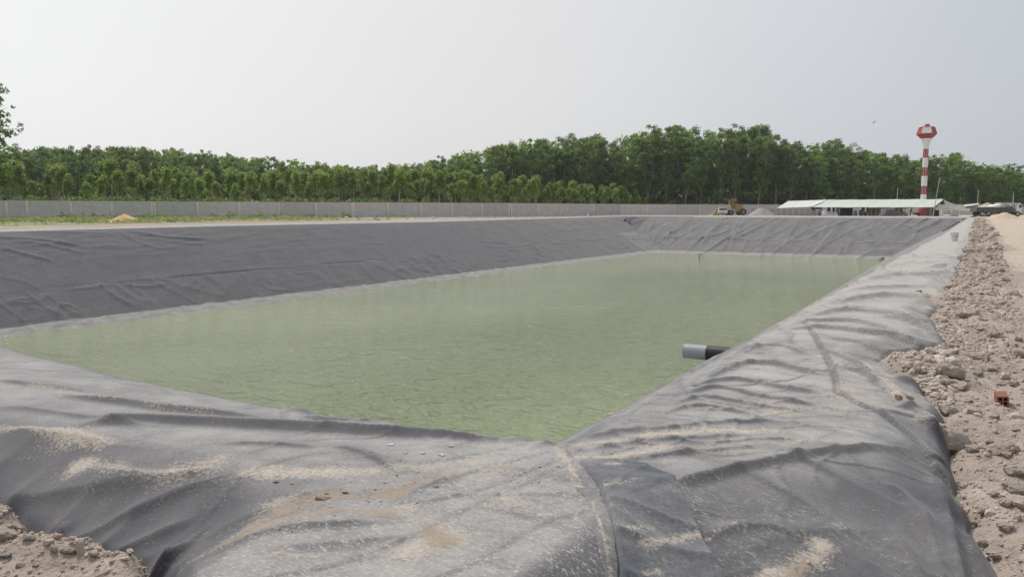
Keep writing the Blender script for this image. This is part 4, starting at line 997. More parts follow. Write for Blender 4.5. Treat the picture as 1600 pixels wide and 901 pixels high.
pallet(1468.5, 1482.5, 178.5, 'left pallet stacked with white bags beside the dark boxes'); pallet(1483, 1495.5, 178.8, 'right pallet stacked with white bags under the grey tarpaulin')
for px0, px1, lab in ((1456, 1462, 'left dark box standing under the shelter gable'), (1462.6, 1468, 'right dark box standing next to the bag pallets')):
    c, w_, h_ = sized(px0, px1, 327.5, 337, 179.5); o = place('dark_box', c, 179.5, lab, 'box'); B().box((0, .35, h_/2), (w_, .7, h_), bev=.02).add('body', M['black'], o); B().box((0, .35, h_+.02), (w_*1.04, .74, .04)).add('lid', M['dark_grey'], o)
# upright concrete slabs before the wall
for i in range(12):
    p0 = 1172+i*9.4; c, w_, h_ = sized(p0, p0+8.4, 325.4, 336, 195); o = place('concrete_slab', c, 195, 'upright pale concrete slab, %s from the left in the row before the wall' % ORD[i], 'slab', 'upright concrete slabs before the wall')
    b = B().box((0, 0, h_/2-.05), (w_, .10, h_+random.uniform(-.1, .06)), bev=.012); b.add('panel', M['slab'], o); o.rotation_euler.x = R_(-4)
    B().box((0, -.07, h_*.5), (.10, .05, h_*.9)).add('stiffener', M['slab'], o)
# heaps
def heap(name, px, Y, wd, dp, h, m_, lab, cat, flat=0, seed=0, dz=-.05, D=None):
    x, y = at_y(px, Y) if D is None else at_d(px, D)
    n = 40; u = np.linspace(-1, 1, n); A, C_ = np.meshgrid(u, u); r = np.hypot(A, C_)
    z = np.clip(1-r*(1+.15*vn(np.arctan2(C_, A)*1.5, r*0, seed)), flat*-1, 1-flat)/(1-flat)
    z = h*(np.clip(z, 0, 1)**1.05) + .05*h*fbm(A*5, C_*5, seed+1, 3) - .12*h*(r > .98)
    V = np.stack([A.ravel()*wd/2, C_.ravel()*dp/2, z.ravel()], 1); i = np.arange(n-1)[:, None]*n+np.arange(n-1)[None, :]
    q = np.stack([i, i+1, i+n+1, i+n], -1).reshape(-1, 4); o = link(name, grid_mesh(name, V, q, m_, True), None, (x, y, gz(x, y)+dz)); o.rotation_euler.z = YAW
    return tag(o, lab, cat)
heap('sand_heap', 197, 0, 4.6, 3.4, 1.05, M['sandheap'], 'heap of orange sand on the grass before the wall', 'sand heap', 0, 400, -.08, 98)
heap('sand_heap', 186, 0, 2.9, 2.4, .42, M['sandheap'], 'low spill of orange sand at the foot of the larger heap', 'sand heap', 0, 410, -.06, 95)
heap('gravel_heap', 1189, 190, 6.4, 5, 1.75, M['gravelheap'], 'heap of grey gravel right of the yellow loader', 'gravel heap', .2, 420)
heap('soil_mound', 1566, 140, 5.2, 5, .95, M['tanheap'], 'tan soil mound at the end of the dirt road in front of the lorry', 'soil mound', .1, 430)
heap('soil_mound', 1116, 189, 3.2, 3, .8, M['tanheap'], 'brown soil pile left of the white van', 'soil mound', 0, 440)
heap('rubble_heap', 1410, 184, 2.2, 2, 1.1, M['gravelheap'], 'grey rubble heap beneath the shelter beside the worker', 'rubble heap', 0, 450)
# poles and wires
def pole(px0, py0, px1, py1, Y, r, lab):
    D0 = depth_at(px0, Y); x0, y0 = at_y(px0, Y); z0 = gz(x0, y0)-.2; x1, y1 = at_y(px1, Y); z1 = zat(py1, depth_at(px1, Y)); o = empty('pole', (x0, y0, z0), 0, lab, 'pole', 'poles by the shelter')
    e = Vector((x1-x0, y1-y0, z1-z0)); B().rod((0, 0, 0), e, r, r*.8, 8).add('shaft', M['steel_pole'], o); B().box(e-Vector((0, 0, .3)), (.35, .06, .06)).add('bracket', M['steel_pole'], o); return Vector((x1, y1, z1-.25))
wp1 = pole(1455, 337, 1462.5, 278, 177, .075, 'tall leaning pale pole in front of the shelter gable')
pole(1397, 337, 1398.5, 294, 200, .07, 'pole rising behind the middle of the shelter roof'); pole(1523, 337, 1523.5, 297, 199, .07, 'pole behind the white end of the grey tarpaulin')
wp2 = pole(1578, 337, 1578.5, 299.5, 190, .07, 'pole standing behind the lorry cab'); wp3 = Vector((*at_y(1640, 186), zat(306, depth_at(1640, 186))))
pole(1640, 337, 1640, 304, 186, .07, 'pole right of the lorry at the edge of the view')
for a, b_, lab in ((wp1, wp2, 'thin dark overhead wire from the leaning pole to the lorry'), (wp2, wp3, 'thin dark overhead wire running off to the right')):
    o = empty('overhead_wire', a, 0, lab, 'wire'); B().tube([lerp(Vector((0, 0, 0)), b_-a, t)+Vector((0, 0, -1.0*math.sin(math.pi*t)*.5)) for t in np.linspace(0, 1, 12)], .03, 5).add('cable', M['black'], o)

# van ------------------------------------------------------------------
c, w_, h_ = sized(1121, 1135, 324, 336.5, 184); van = place('van', c, 184, 'small white van parked facing the pond left of the yellow loader', 'van', rz=YAW-R_(13))
k = w_/2
sec = [(-k, .35), (-k*1.02, .9), (-k*.94, 1.12), (-k*.80, 1.78), (-k*.70, 1.88), (k*.70, 1.88), (k*.80, 1.78), (k*.94, 1.12), (k*1.02, .9), (k, .35)]
b = B(); b.prism(sec, .75, 3.9); b.prism([(-k, .35), (-k*1.0, .85), (-k*.93, 1.08), (k*.93, 1.08), (k, .85), (k, .35)], 0, .75); b.add('body', M['white'], van)
B().quad((-k*.86, .0+.12, 1.10), (k*.86, .12, 1.10), (k*.70, .73, 1.72), (-k*.70, .73, 1.72)).add('windscreen', M['glass'], van)
B().box((0, .40, 1.10), (k*1.7, .64, .04)).add('bonnet', M['white'], van); B().box((0, -.06, .42), (k*2.0, .16, .22), bev=.03).add('bumper', M['dark_grey'], van)
B().box((0, -.02, .76), (k*.9, .05, .10)).add('grille', M['black'], van)
for s in (-1, 1):
    B().box((s*k*.74, -.02, .76), (.34, .05, .18), bev=.02).add('headlight', M['bag'], van); B().box((s*k*1.14, .55, 1.15), (.18, .08, .22)).add('wing_mirror', M['dark_grey'], van)
    for y in (.7, 3.1):
        wlh = B().rod((s*k*.80, y, .31), (s*k*1.0, y, .31), .31, None, 14).add('wheel', M['tyre'], van); B().rod((s*k*.99, y, .31), (s*k*1.02, y, .31), .17, None, 10).add('rim', M['steel_pole'], wlh)
# wheel loader -----------------------------------------------------------
c = 1151; LD = depth_at(c, 188); k = LD/1250; ld = place('wheel_loader', c, 188, 'yellow wheel loader with rear wheels and cab beside the white van', 'loader')
lx = lambda p: (p-c)*k; lz_ = lambda p: zat(p, LD)-ld.location.z
B().box((lx(1150), 1.2, lz_(322.5)), (11*k, 2.0, 8*k), bev=.08).add('body', M['yellow'], ld)
B().prism([(lx(1147), lz_(321)), (lx(1148), lz_(318)), (lx(1158), lz_(320)), (lx(1159), lz_(330)), (lx(1147), lz_(331))], -.35, .15).add('engine_cover', M['yellow'], ld)
cab = B().box((lx(1144.5), 1.1, lz_(317.6)), (11*k*.8, 1.6, 8.5*k), bev=.05).add('cab', M['yellow'], ld)
B().box((lx(1144.5), 1.1, lz_(312.9)), (12*k, 1.9, .16), bev=.04).add('cab_roof', M['yellow'], ld)
B().box((lx(1141.6), .28, lz_(316.8)), (3.2*k, .06, 5*k)).add('window', M['glass'], cab); B().box((lx(1146.8), .28, lz_(318)), (2.8*k, .06, 7*k)).add('window', M['glass'], cab)
B().box((lx(1146), 1.0, lz_(310.9)), (5*k, .9, .28), bev=.05).add('roof_unit', M['yellow'], ld); B().rod((lx(1144.6), 1, lz_(311)), (lx(1144.6), 1, lz_(306)), .04, None, 6).add('aerial', M['dark_grey'], ld)
B().rod((lx(1152), .9, lz_(320)), (lx(1152), .9, lz_(311.5)), .08, None, 8).add('exhaust', M['dark_grey'], ld)
for (px, py, r, y) in ((1158.5, 331.5, 5.2, -.3), (1154.5, 325.5, 3.2, .9), (1141, 332, 4.2, .1), (1157, 331.5, 5.0, 1.9), (1142, 332, 4.2, 1.9)):
    if r < 4: B().rod((lx(px), y, lz_(py)), (lx(px), y+.5, lz_(py)), r*k, None, 16).add('spare_wheel', M['tyre'], ld); continue
    wlh = B().rod((lx(px), y-.3, max(lz_(py), r*k)), (lx(px), y+.3, max(lz_(py), r*k)), r*k, None, 18).add('wheel', M['tyre'], ld)
    B().rod((lx(px), y-.34, max(lz_(py), r*k)), (lx(px), y-.28, max(lz_(py), r*k)), r*k*.5, None, 12).add('rim', M['yellow'], wlh)
    B().rod((lx(px), y-.37, max(lz_(py), r*k)), (lx(px), y-.33, max(lz_(py), r*k)), r*k*.16, None, 8).add('hub', M['dark_grey'], wlh)
B().tube([(lx(1139), .9, lz_(325)), (lx(1128), .9, lz_(326)), (lx(1119), .9, lz_(332))], .16, 8).add('lift_arm', M['yellow'], ld)
B().prism([(lx(1111), 0.05), (lx(1112), .0), (lx(1119), .02), (lx(1119), 1.0), (lx(1117), 1.1), (lx(1115), .35)], -.3, 2.2).add('bucket', M['yellow'], ld)
# lorry ------------------------------------------------------------------
LY = 176.0; c = 1555; LD = depth_at(c, LY); k = LD/1250; lo = place('lorry', c, LY, 'white cabbed lorry with a long dark grey tipper bed at the road end', 'lorry')
lx = lambda p: (p-c)*k; lz_ = lambda p: zat(p, LD)-lo.location.z
B().prism([(lx(1522), lz_(330.5)), (lx(1523), lz_(323.8)), (lx(1578), lz_(323.4)), (lx(1579), lz_(331)), (lx(1530), lz_(331.4))], -.1, 2.2).add('tipper_bed', M['dark_grey'], lo)
for i in range(8): B().box((lx(1526+i*7), -.13, lz_(327.4)), (.10, .08, 6.6*k)).add('bed_rib', M['dark_grey'], lo)
B().box((lx(1556), 1.05, lz_(332.4)), (64*k, .9, .22)).add('chassis', M['black'], lo)
rows = [[(lx(1543+u*42), 2.2*t-.05, lz_(323.2-4.6*math.sin(math.pi*min(1, u*.86+.10))*(1-(2*t-1)**2*.35)+6.0*max(0, u-.82)*4)) for u in np.linspace(0, 1, 15)] for t in np.linspace(0, 1, 7)]
B().sheet(rows, .05).add('load_cover', M['white'], lo, True)
B().box((lx(1588.5), 1.05, lz_(326)), (8.5*k, 2.2, 15*k), bev=.10).add('cab', M['white'], lo); 
B().box((lx(1575), .95, lz_(317.6)), (30*k, 2.1, .12)).add('rack', M['white'], lo)
for i in range(9): B().box((lx(1561+i*3.5), -.10, lz_(319.3)), (.08, .06, 3.4*k)).add('rack_bar', M['white'], lo)
B().box((lx(1590), -.06, lz_(322.2)), (4.6*k, .04, 4.6*k)).add('side_window', M['glass'], lo); B().box((lx(1592.9), 1.05, lz_(322)), (.05, 1.9, 5*k)).add('windscreen', M['glass'], lo)
B().box((lx(1590.5), 1.05, lz_(334.4)), (7*k, 2.2, 2.4*k), bev=.05).add('bumper', M['black'], lo); B().box((lx(1594.5), -.22, lz_(321)), (.10, .25, .55)).add('wing_mirror', M['black'], lo)
for px in (1531, 1541, 1570, 1586.5):
    for y in (.05, 1.95):
        wlh = B().rod((lx(px), y-.14, .50), (lx(px), y+.14, .50), .50, None, 16).add('wheel', M['tyre'], lo); s = -1 if y < 1 else 1; B().rod((lx(px), y+s*.13, .50), (lx(px), y+s*.17, .50), .26, None, 10).add('rim', M['steel_pole'], wlh)
# worker -----------------------------------------------------------------
def person(px, Y, lab):
    o = place('person', px, Y, lab, 'person'); bm = bmesh.new(); sk = bm.verts.layers.skin.verify()
    P = {'pel': ((0, 0, .88), .13), 'bel': ((.03, 0, 1.05), .125), 'chest': ((.10, 0, 1.25), .15), 'neck': ((.16, 0, 1.43), .055), 'head': ((.20, 0, 1.54), .085), 'crown': ((.22, 0, 1.64), .08)}
    for s, n in ((-1, 'l'), (1, 'r')):
        P.update({n+'hip': ((.0, s*.1, .82), .095), n+'knee': ((.10 if s > 0 else -.08, s*.14, .47), .065), n+'ank': ((.04 if s > 0 else -.22, s*.16, .09), .045), n+'toe': ((.16 if s > 0 else -.08, s*.17, .04), .04),
                  n+'sho': ((.12, s*.20, 1.36), .065), n+'elb': ((.22+.06*s, s*.26, 1.10), .045), n+'hand': ((.45+.05*s, s*.20, 1.02), .035)})
    V = {q: bm.verts.new(v[0]) for q, v in P.items()}
    for q, v in P.items(): V[q][sk].radius = (v[1], v[1])
    V['pel'][sk].use_root = True
    E_ = [('pel', 'bel'), ('bel', 'chest'), ('chest', 'neck'), ('neck', 'head'), ('head', 'crown')]
    for n in 'lr': E_ += [('pel', n+'hip'), (n+'hip', n+'knee'), (n+'knee', n+'ank'), (n+'ank', n+'toe'), ('chest', n+'sho'), (n+'sho', n+'elb'), (n+'elb', n+'hand')]
    for a, b_ in E_: bm.edges.new((V[a], V[b_]))
    me = bpy.data.meshes.new('body'); bm.to_mesh(me); bm.free(); me.materials.append(M['black']); q = link('body', me, o)
    q.modifiers.new('skin', 'SKIN').use_smooth_shade = True; sb = q.modifiers.new('sub', 'SUBSURF'); sb.levels = sb.render_levels = 1
    b = B(); bmesh.ops.create_uvsphere(b.bm, u_segments=12, v_segments=8, radius=.115, matrix=Matrix.Translation((.215, 0, 1.64)) @ Matrix.Diagonal((1, .9, .8, 1))); b.add('hair', M['black'], o, True)
    o.rotation_euler.z = YAW
person(1420, 180, 'person in dark clothes leaning forward beside the red tower base')
c, w_, h_ = sized(1424, 1432, 331.5, 337, 180); o = place('wheelbarrow', 1427.5, 180, 'dark wheelbarrow pushed by the person under the shelter', 'wheelbarrow')
B().prism([(-.15, .35), (.75, .30), (.9, .70), (-.3, .70)], -.3, .3).add('tray', M['black'], o); B().rod((.82, -.06, .2), (.82, .06, .2), .2, None, 12).add('wheel', M['tyre'], o)
for s in (-1, 1):
    B().tube([(-.75, s*.26, .95), (-.2, s*.25, .42), (.82, s*.09, .2)], .022, 6).add('handle', M['black'], o); B().tube([(-.1, s*.26, .38), (-.2, s*.28, 0)], .02, 6).add('leg', M['black'], o)
# black hose on the far right rim
hs = [(1473, 353), (1482, 349.5), (1490, 345.2), (1498, 340.5), (1505, 337.2)]
pts_ = [Vector((*(lambda q: (q[0], q[1]))(onz(p, q, -1.30)), 0)) for p, q in hs]; P_ = []
for v in pts_: v.z = lz(v.x, v.y)+.14; P_.append(v)
for px in (1512, 1524, 1538, 1553):
    x, y = at_y(px, 171.0); P_.append(Vector((x, y, gz(x, y)+.25+.5*(px > 1545))))
o0 = empty('black_hose', P_[0], 0, 'thick black hose lying along the far right rim towards the lorry', 'hose'); B().tube([Vector(q)-P_[0] for q in spline([tuple(p) for p in P_], 4)], [.04+.09*min(1, i/14) for i in range(4*len(P_)-3)], 10).add('hose', M['black'], o0, True)
# torn outlet on the corner of the far slope
x, y = at_d(983, 182); x = XL+2.4; y = YF-3.6
z = lz(x, y); o = empty('pipe_outlet', (x, y, z+.12), YAW, 'short black outlet pipe poking through the liner at the far corner', 'pipe'); B().rod((-.1, .9, .1), (-.5, -.4, 0), .28, None, 12).add('stub', M['black'], o); B().rod((.7, .5, .1), (.3, -.3, .05), .22, None, 10).add('pale_collar', M['pipe_grey'], o)
# bird
o = empty('bird', Vector((*at_d(1357, 85), zat(194, 85))), YAW+.6, 'small brown bird flying above the trees left of the water tower', 'bird')
B().lathe([(.01, -.17), (.045, -.09), (.055, .02), (.035, .11), (.03, .15), (.004, .20)], 10).add('body', M['bird'], o, True).rotation_euler = (0, R_(62), 0)
for s in (-1, 1): B().sheet([[(.05, 0, .03), (.06, s*.16, .10), (.0, s*.34, .14)], [(-.07, 0, .02), (-.06, s*.16, .09), (-.05, s*.35, .135)]], .008).add('wing', M['bird'], o)
B().sheet([[(-.13, -.02, -.06), (-.13, .02, -.06)], [(-.25, -.05, -.11), (-.25, .05, -.11)]], .006).add('tail', M['bird'], o)

# ------------------------------------------------------------------ small things in the foreground
# outlet pipe over the water
pd = 11.3; px_, py_ = at_d(1073, pd); pz = zat(549.5, pd); o = empty('outlet_pipe', (px_, py_, pz), 0, 'black plastic pipe with a grey end sticking out over the green water', 'pipe')
def ring_pipe(x0, x1, ro, ri, m_, nm, par):
    b = B(); n = 28; R4 = [[b.bm.verts.new((x, r*math.cos(6.28318*k/n), r*math.sin(6.28318*k/n))) for k in range(n)] for x, r in ((x0, ro), (x1, ro), (x1, ri), (x0, ri))]
    for i in range(4):
        for k in range(n): b.bm.faces.new((R4[i][k], R4[i][(k+1) % n], R4[(i+1) % 4][(k+1) % n], R4[(i+1) % 4][k]))
    return b.add(nm, m_, par, True)
ring_pipe(0, .335, .104, .094, M['pipe_grey'], 'grey_sleeve', o); ring_pipe(.333, 2.6, .108, .090, M['pipe_black'], 'pipe_body', o)
ring_pipe(.33, .36, .110, .104, M['pipe_black'], 'sleeve_lip', o)

# hollow brick
x, y = onz(1567, 640, -1.5); z = gz(x, y); o = empty('hollow_brick', (x, y, z-.005), YAW-R_(20), 'red hollow clay brick with four square holes lying in the rubble', 'brick')
b = B(); w_, h_, L, hole = .088, .088, .18, .026; xs_ = [-.044, -.032, -.006, .006, .032, .044]; zs_ = [0, .012, .038, .050, .076, .088]
solid = lambda i, j: not (i in (1, 3) and j in (1, 3))
def vq(*p): b.quad(*p)
for i in range(5):
    for j in range(5):
        x0, x1, z0, z1 = xs_[i], xs_[i+1], zs_[j], zs_[j+1]
        if solid(i, j):
            vq((x0, 0, z0), (x1, 0, z0), (x1, 0, z1), (x0, 0, z1)); vq((x0, L, z0), (x0, L, z1), (x1, L, z1), (x1, L, z0))
        else:
            for p, q in (((x0, z0), (x1, z0)), ((x1, z0), (x1, z1)), ((x1, z1), (x0, z1)), ((x0, z1), (x0, z0))): vq((p[0], 0, p[1]), (q[0], 0, q[1]), (q[0], L, q[1]), (p[0], L, p[1]))
for p, q in (((-.044, 0), (.044, 0)), ((.044, 0), (.044, .088)), ((.044, .088), (-.044, .088)), ((-.044, .088), (-.044, 0))):
    for t0, t1 in ((0, .33), (.33, .67), (.67, 1)): vq((p[0], L*t0, p[1]), (q[0], L*t0, q[1]), (q[0], L*t1, q[1]), (p[0], L*t1, p[1]))
bmesh.ops.remove_doubles(b.bm, verts=b.bm.verts, dist=.0005); o2 = b.add('brick_body', M['brick'], o); o.rotation_euler = (R_(3), R_(-4), YAW-R_(24)); o.scale = (.88, .88, .88)

# rocks
def make_rock_mat(nm, c0, c1):
    m, nt = mat(nm); v = objpos(nt); info = node(nt, 'ShaderNodeObjectInfo').outputs['Random']
    n1 = noise(nt, v, 2.2, 6, .65); n2 = noise(nt, v, 14, 4, .7); c = mixc(nt, ramp(nt, n1, [(.3, 0), (.7, 1)]), c0, c1)
    c = mixc(nt, 1.0, c, math_(nt, 'MULTIPLY_ADD', info, .30, .86), 'MULTIPLY'); c = mixc(nt, ramp(nt, n2, [(.5, 0), (.75, .5)]), c, (.50, .44, .37))
    finish(nt, c, .92, math_(nt, 'ADD', n1, n2), .7, .06, **{'Specular IOR Level': .2}); return m
M['rock'] = make_rock_mat('dusty_rock', (.44, .37, .32), (.60, .525, .46)); M['clod'] = make_rock_mat('soil_clod', (.36, .285, .24), (.52, .43, .365))
def rock_mesh(seed, sub=3, cuts=9, m_=None, a1=.12, a2=.05):
    rr = np.random.default_rng(seed); bm = bmesh.new(); bmesh.ops.create_icosphere(bm, subdivisions=sub, radius=1)
    co = np.array([v.co for v in bm.verts]); r = np.ones(len(co))
    for k in range(cuts):
        n = rr.normal(size=3); n /= np.linalg.norm(n); h = rr.uniform(.55, .9); d = co@n; r = np.minimum(r, np.where(d > h, h/np.maximum(d, 1e-3), 9))
    r = r*(1+a1*fbm(co[:, 0]*2+seed, co[:, 1]*2+co[:, 2]*1.7, seed, 3)+a2*vn(co[:, 0]*7+seed, co[:, 1]*7+co[:, 2]*6, seed+9))
    co = co*r[:, None]*np.array([1, .8, .62])
    for v, c in zip(bm.verts, co): v.co = c
    me = bpy.data.meshes.new('rock'); bm.to_mesh(me); bm.free(); me.materials.append(m_)
    me.polygons.foreach_set('use_smooth', np.ones(len(me.polygons), bool)); me.set_sharp_from_angle(angle=R_(32)); return me
RK = [rock_mesh(s, 4, 13, M['rock'], .22, .08) for s in range(7)]; CL = [rock_mesh(s+50, 4, 12, M['clod'], .24, .11) for s in range(4)]
ROCKS = [  # px, py (its foot), width px, height ratio, clod?, label
 (1486, 702, 42, 1.25, 0, 'long upright pale block leaning against the liner edge, largest at right'), (1482, 645, 30, .8, 0, 'pale rounded rock against the liner edge below the clods'),
 (1520, 645, 20, .6, 0, 'small flat pale rock left of the hollow brick'), (1565, 708, 46, .62, 1, 'big dark crumbly clod below the hollow brick'), (1584, 740, 30, .6, 0, 'whitish flat stone right of the big dark clod'),
 (1517, 703, 20, .7, 0, 'white stone left of the big dark clod'), (1572, 714, 15, .6, 0, 'small stone at the foot of the big dark clod'), (1592, 768, 36, .6, 0, 'grey rock at the right edge below the whitish stone'),
 (1537, 797, 24, .6, 0, 'tan stone beside the lower liner edge'), (1572, 786, 19, .8, 0, 'upright pale stone under the grey rock'), (1571, 824, 26, .55, 0, 'flat brownish stone low in the rubble'),
 (1553, 774, 14, .7, 0, 'small stone between the tan and upright stones'), (1535, 852, 17, .8, 1, 'small clod beside the liner near the lower edge'), (1557, 872, 16, .7, 1, 'clod nearest to the lower right corner'),
 (1527, 818, 15, .7, 0, 'white angular stone low beside the liner'), (1555, 652, 14, .7, 0, 'pale stone just below the hollow brick'), (1586, 672, 16, .6, 0, 'stone right of and below the hollow brick'),
 (1484, 588, 46, .75, 0, 'big rounded boulder at the tip of the soil tongue'), (1496, 497, 30, .6, 0, 'flat pale rock by the dark liner pocket'), (1490, 552, 13, .8, 0, 'small rock behind the big rounded boulder'),
 (1479, 556, 14, .8, 0, 'small rock left behind the big rounded boulder'), (1482, 598, 25, .45, 0, 'flat slab under the big rounded boulder'), (1497, 608, 30, .6, 0, 'pale rock below the big rounded boulder'),
 (1525, 562, 34, .5, 1, 'flat brown clod right of the big rounded boulder'), (1528, 586, 18, .8, 0, 'dark shaded rock right of the pale rock'), (1545, 577, 22, .5, 0, 'long low stone behind the shaded rock'),
 (1564, 560, 13, .6, 0, 'pale stone far right of the boulder'), (1583, 600, 17, .7, 0, 'pale stone above the hollow brick'), (1555, 528, 24, .6, 1, 'brown clod up the strip from the boulder'),
 (1405, 623, 16, .8, 1, 'left half of the broken clod on the liner'), (1419, 624, 13, .9, 1, 'right half of the broken clod on the liner'), (1421, 560, 12, .7, 0, 'small rock on the soil tongue over the liner'),
 (1444, 580, 12, .7, 0, 'small pale rock at the root of the soil tongue'), (1557, 447, 11, .8, 0, 'white stone far up the rubble strip'), (1540, 436, 10, .6, 1, 'dark clod far up the rubble strip'),
 (1594, 556, 22, .7, 1, 'dark clod at the right edge above the brick'), (1562, 600, 16, .5, 0, 'flat stone above left of the hollow brick'), (1510, 628, 14, .6, 0, 'stone right of the liner tuck'),
 (1546, 690, 13, .6, 0, 'stone left of the big dark clod'), (1505, 520, 13, .6, 1, 'clod beside the dark liner pocket'), (1533, 500, 14, .6, 0, 'stone in the middle of the strip'), (1570, 492, 12, .6, 0, 'stone toward the dirt road'),
 (1520, 468, 10, .7, 0, 'stone by the second liner scallop'), (1548, 412, 8, .6, 0, 'pale stone far along the strip'), (1546, 362, 8, .7, 0, 'lone white stone on the far dirt road'),
 (26, 826, 20, .8, 0, 'rounded pale lump at the upper brink of the near soil'), (33, 830, 22, .75, 1, 'pale clod beside the rounded lump on the brink'), (44, 842, 18, .8, 0, 'pale clod at the brink below the first two'),
 (10, 842, 30, .6, 1, 'broad clod at the left edge of the frame'), (84, 858, 14, .9, 0, 'pointed lump left of the wooden stake'), (108, 862, 20, .5, 1, 'wide lump just left of the wooden stake'), (146, 866, 16, .6, 0, 'low lump right of the wooden stake'),
 (168, 868, 18, .5, 1, 'brown lump further right of the wooden stake'), (94, 850, 9, .8, 0, 'small lump between the pointed lump and stake'), (32, 884, 16, .6, 1, 'clod in the middle of the near soil'), (8, 868, 22, .4, 0, 'flat pale stone at the left edge of the frame'),
 (238, 898, 12, .8, 0, 'pale pebble at the lower tip of the near soil'), (200, 874, 12, .6, 1, 'small clod at the right brink of the near soil'),
 (432, 753, 9, .5, 1, 'leftmost brown clod on the near liner'), (456, 756, 7, .5, 1, 'tiny brown clod beside the leftmost one'), (502, 779, 26, .35, 1, 'flat brown clod in the middle of the near liner'), (541, 770, 11, .5, 1, 'brown clod right of the flat one on the liner'),
 (512, 772, 12, .35, 1, 'thin brown clod above the flat one'), (680, 760, 12, .4, 1, 'brown clod on the sand streak near the corner'), (1436, 456, 9, .5, 1, 'small clod on the pale rim sheet')]
rr = random.Random(3)
def surf(px, py):
    z = -1.5
    for k in range(8):
        x, y = onz(px, py, z); z = z*.4+.6*max(gz(x, y), lz(x, y))
    x, y = onz(px, py, z); return x, y, max(gz(x, y), lz(x, y))
for i, (px, py, wpx, ht, cl_, lab) in enumerate(ROCKS):
    x, y, z = surf(px, py); s = wpx*math.hypot(x, y, z)/1250*.55; o = link('clod' if cl_ else 'rock', (CL if cl_ else RK)[rr.randrange(4 if cl_ else 7)], None, (x, y, z+s*ht*.28))
    o.scale = (s, s*rr.uniform(.75, 1.0), s*ht*1.15); o.rotation_euler = (rr.uniform(-.25, .25), rr.uniform(-.25, .25), YAW+rr.uniform(-.5, .5)); tag(o, lab, 'clod' if cl_ else 'rock', 'loose rocks and clods')
# gravel: many stones, one mass each
def scatter(name, P, sizes, m_, seed, label, sub=1):
    g = np.random.default_rng(seed); bm = bmesh.new(); bmesh.ops.create_icosphere(bm, subdivisions=sub, radius=1); base = np.array([v.co for v in bm.verts]); F = np.array([[v.index for v in f.verts] for f in bm.faces]); bm.free()
    nb, n = len(base), len(P); d = base[None]*(1+.45*(g.random((n, nb, 1))-.5)); ax = np.stack([g.uniform(.8, 1.3, n), g.uniform(.6, 1, n), g.uniform(.4, .85, n)], 1)
    a = g.uniform(0, 6.28, n); tl = g.normal(size=n)*.35; d = d*ax[:, None]; ca, sa = np.cos(a)[:, None], np.sin(a)[:, None]; ct, st = np.cos(tl)[:, None], np.sin(tl)[:, None]
    X_, Y_, Z_ = d[..., 0], d[..., 1], d[..., 2]; X_, Z_ = X_*ct-Z_*st, X_*st+Z_*ct; X_, Y_ = X_*ca-Y_*sa, X_*sa+Y_*ca
    V = np.stack([X_, Y_, Z_], -1)*sizes[:, None, None]+P[:, None]; Q = (F[None]+(np.arange(n)*nb)[:, None, None]).reshape(-1, 3)
    me = grid_mesh(name, V.reshape(-1, 3), Q, m_, False); tag(link(name, me), label, name.replace('_', ' '), kind='stuff')
g = np.random.default_rng(77); n = 13000
Yp = 2.2*np.exp(g.random(n)**1.0*math.log(60/2.2)); Xp = edge_r(Yp)-.07+g.random(n)**1.4*np.interp(Yp, [5, 13, 60], [1.8, 1.05, 1.1])
sz = (.0075*np.exp(g.normal(size=n)*.55)+.004)*np.clip(Yp/7, .9, 2.2); ok = fbm(Xp*1.1, Yp*np.interp(Yp, [3, 10, 60], [1.0, .7, .25]), 520, 3)+.25 > g.random(n)*.9-.25; Xp, Yp, sz = Xp[ok], Yp[ok], sz[ok]; n = len(Xp)
P = np.stack([Xp, Yp, ground_z(Xp, Yp)+sz*.2], 1); scatter('gravel', P, sz, M['rock'], 5, 'pale loose gravel all along the rubble strip')
n = 1500; Yp = 2.5*np.exp(g.random(n)*math.log(140/2.5)); Xp = edge_r(Yp)-.03+g.random(n)**1.2*np.interp(Yp, [5, 13, 60], [1.5, .95, 1.1]); sz = (.018*np.exp(g.normal(size=n)*.5))*np.clip(Yp/9, .8, 4.5)
P = np.stack([Xp, Yp, ground_z(Xp, Yp)+sz*.15], 1); scatter('rubble', P, sz, M['clod'], 6, 'brown crumbled soil lumps along the rubble strip', 2)
n = 1100; k = g.random(n); pxs = 1380+110*g.random(n)**.6; pys = 548+74*g.random(n)
Q2 = np.array([onz(a, b, -1.42) for a, b in zip(pxs, pys)]); up_ = ground_z(Q2[:, 0], Q2[:, 1])-liner_z(Q2[:, 0], Q2[:, 1]); m_ = (up_ > -.04); Q2 = Q2[m_]; sz = .011*np.exp(g.normal(size=len(Q2))*.6)
P = np.stack([Q2[:, 0], Q2[:, 1], np.maximum(ground_z(Q2[:, 0], Q2[:, 1]), liner_z(Q2[:, 0], Q2[:, 1]))+sz*.3], 1); scatter('gravel', P, sz, M['rock'], 8, 'gravel on the soil tongue lying over the liner')
n = 2600; Xp = g.uniform(-5.5, -2.2, n); Yp = edge_n(Xp)-.02-g.random(n)**1.3*1.3; sz = .006*np.exp(g.normal(size=n)*.6)+.003
P = np.stack([Xp, Yp, ground_z(Xp, Yp)+sz*.25], 1); scatter('gravel', P, sz, M['clod'], 9, 'crumbs and gravel on the near soil at lower left')
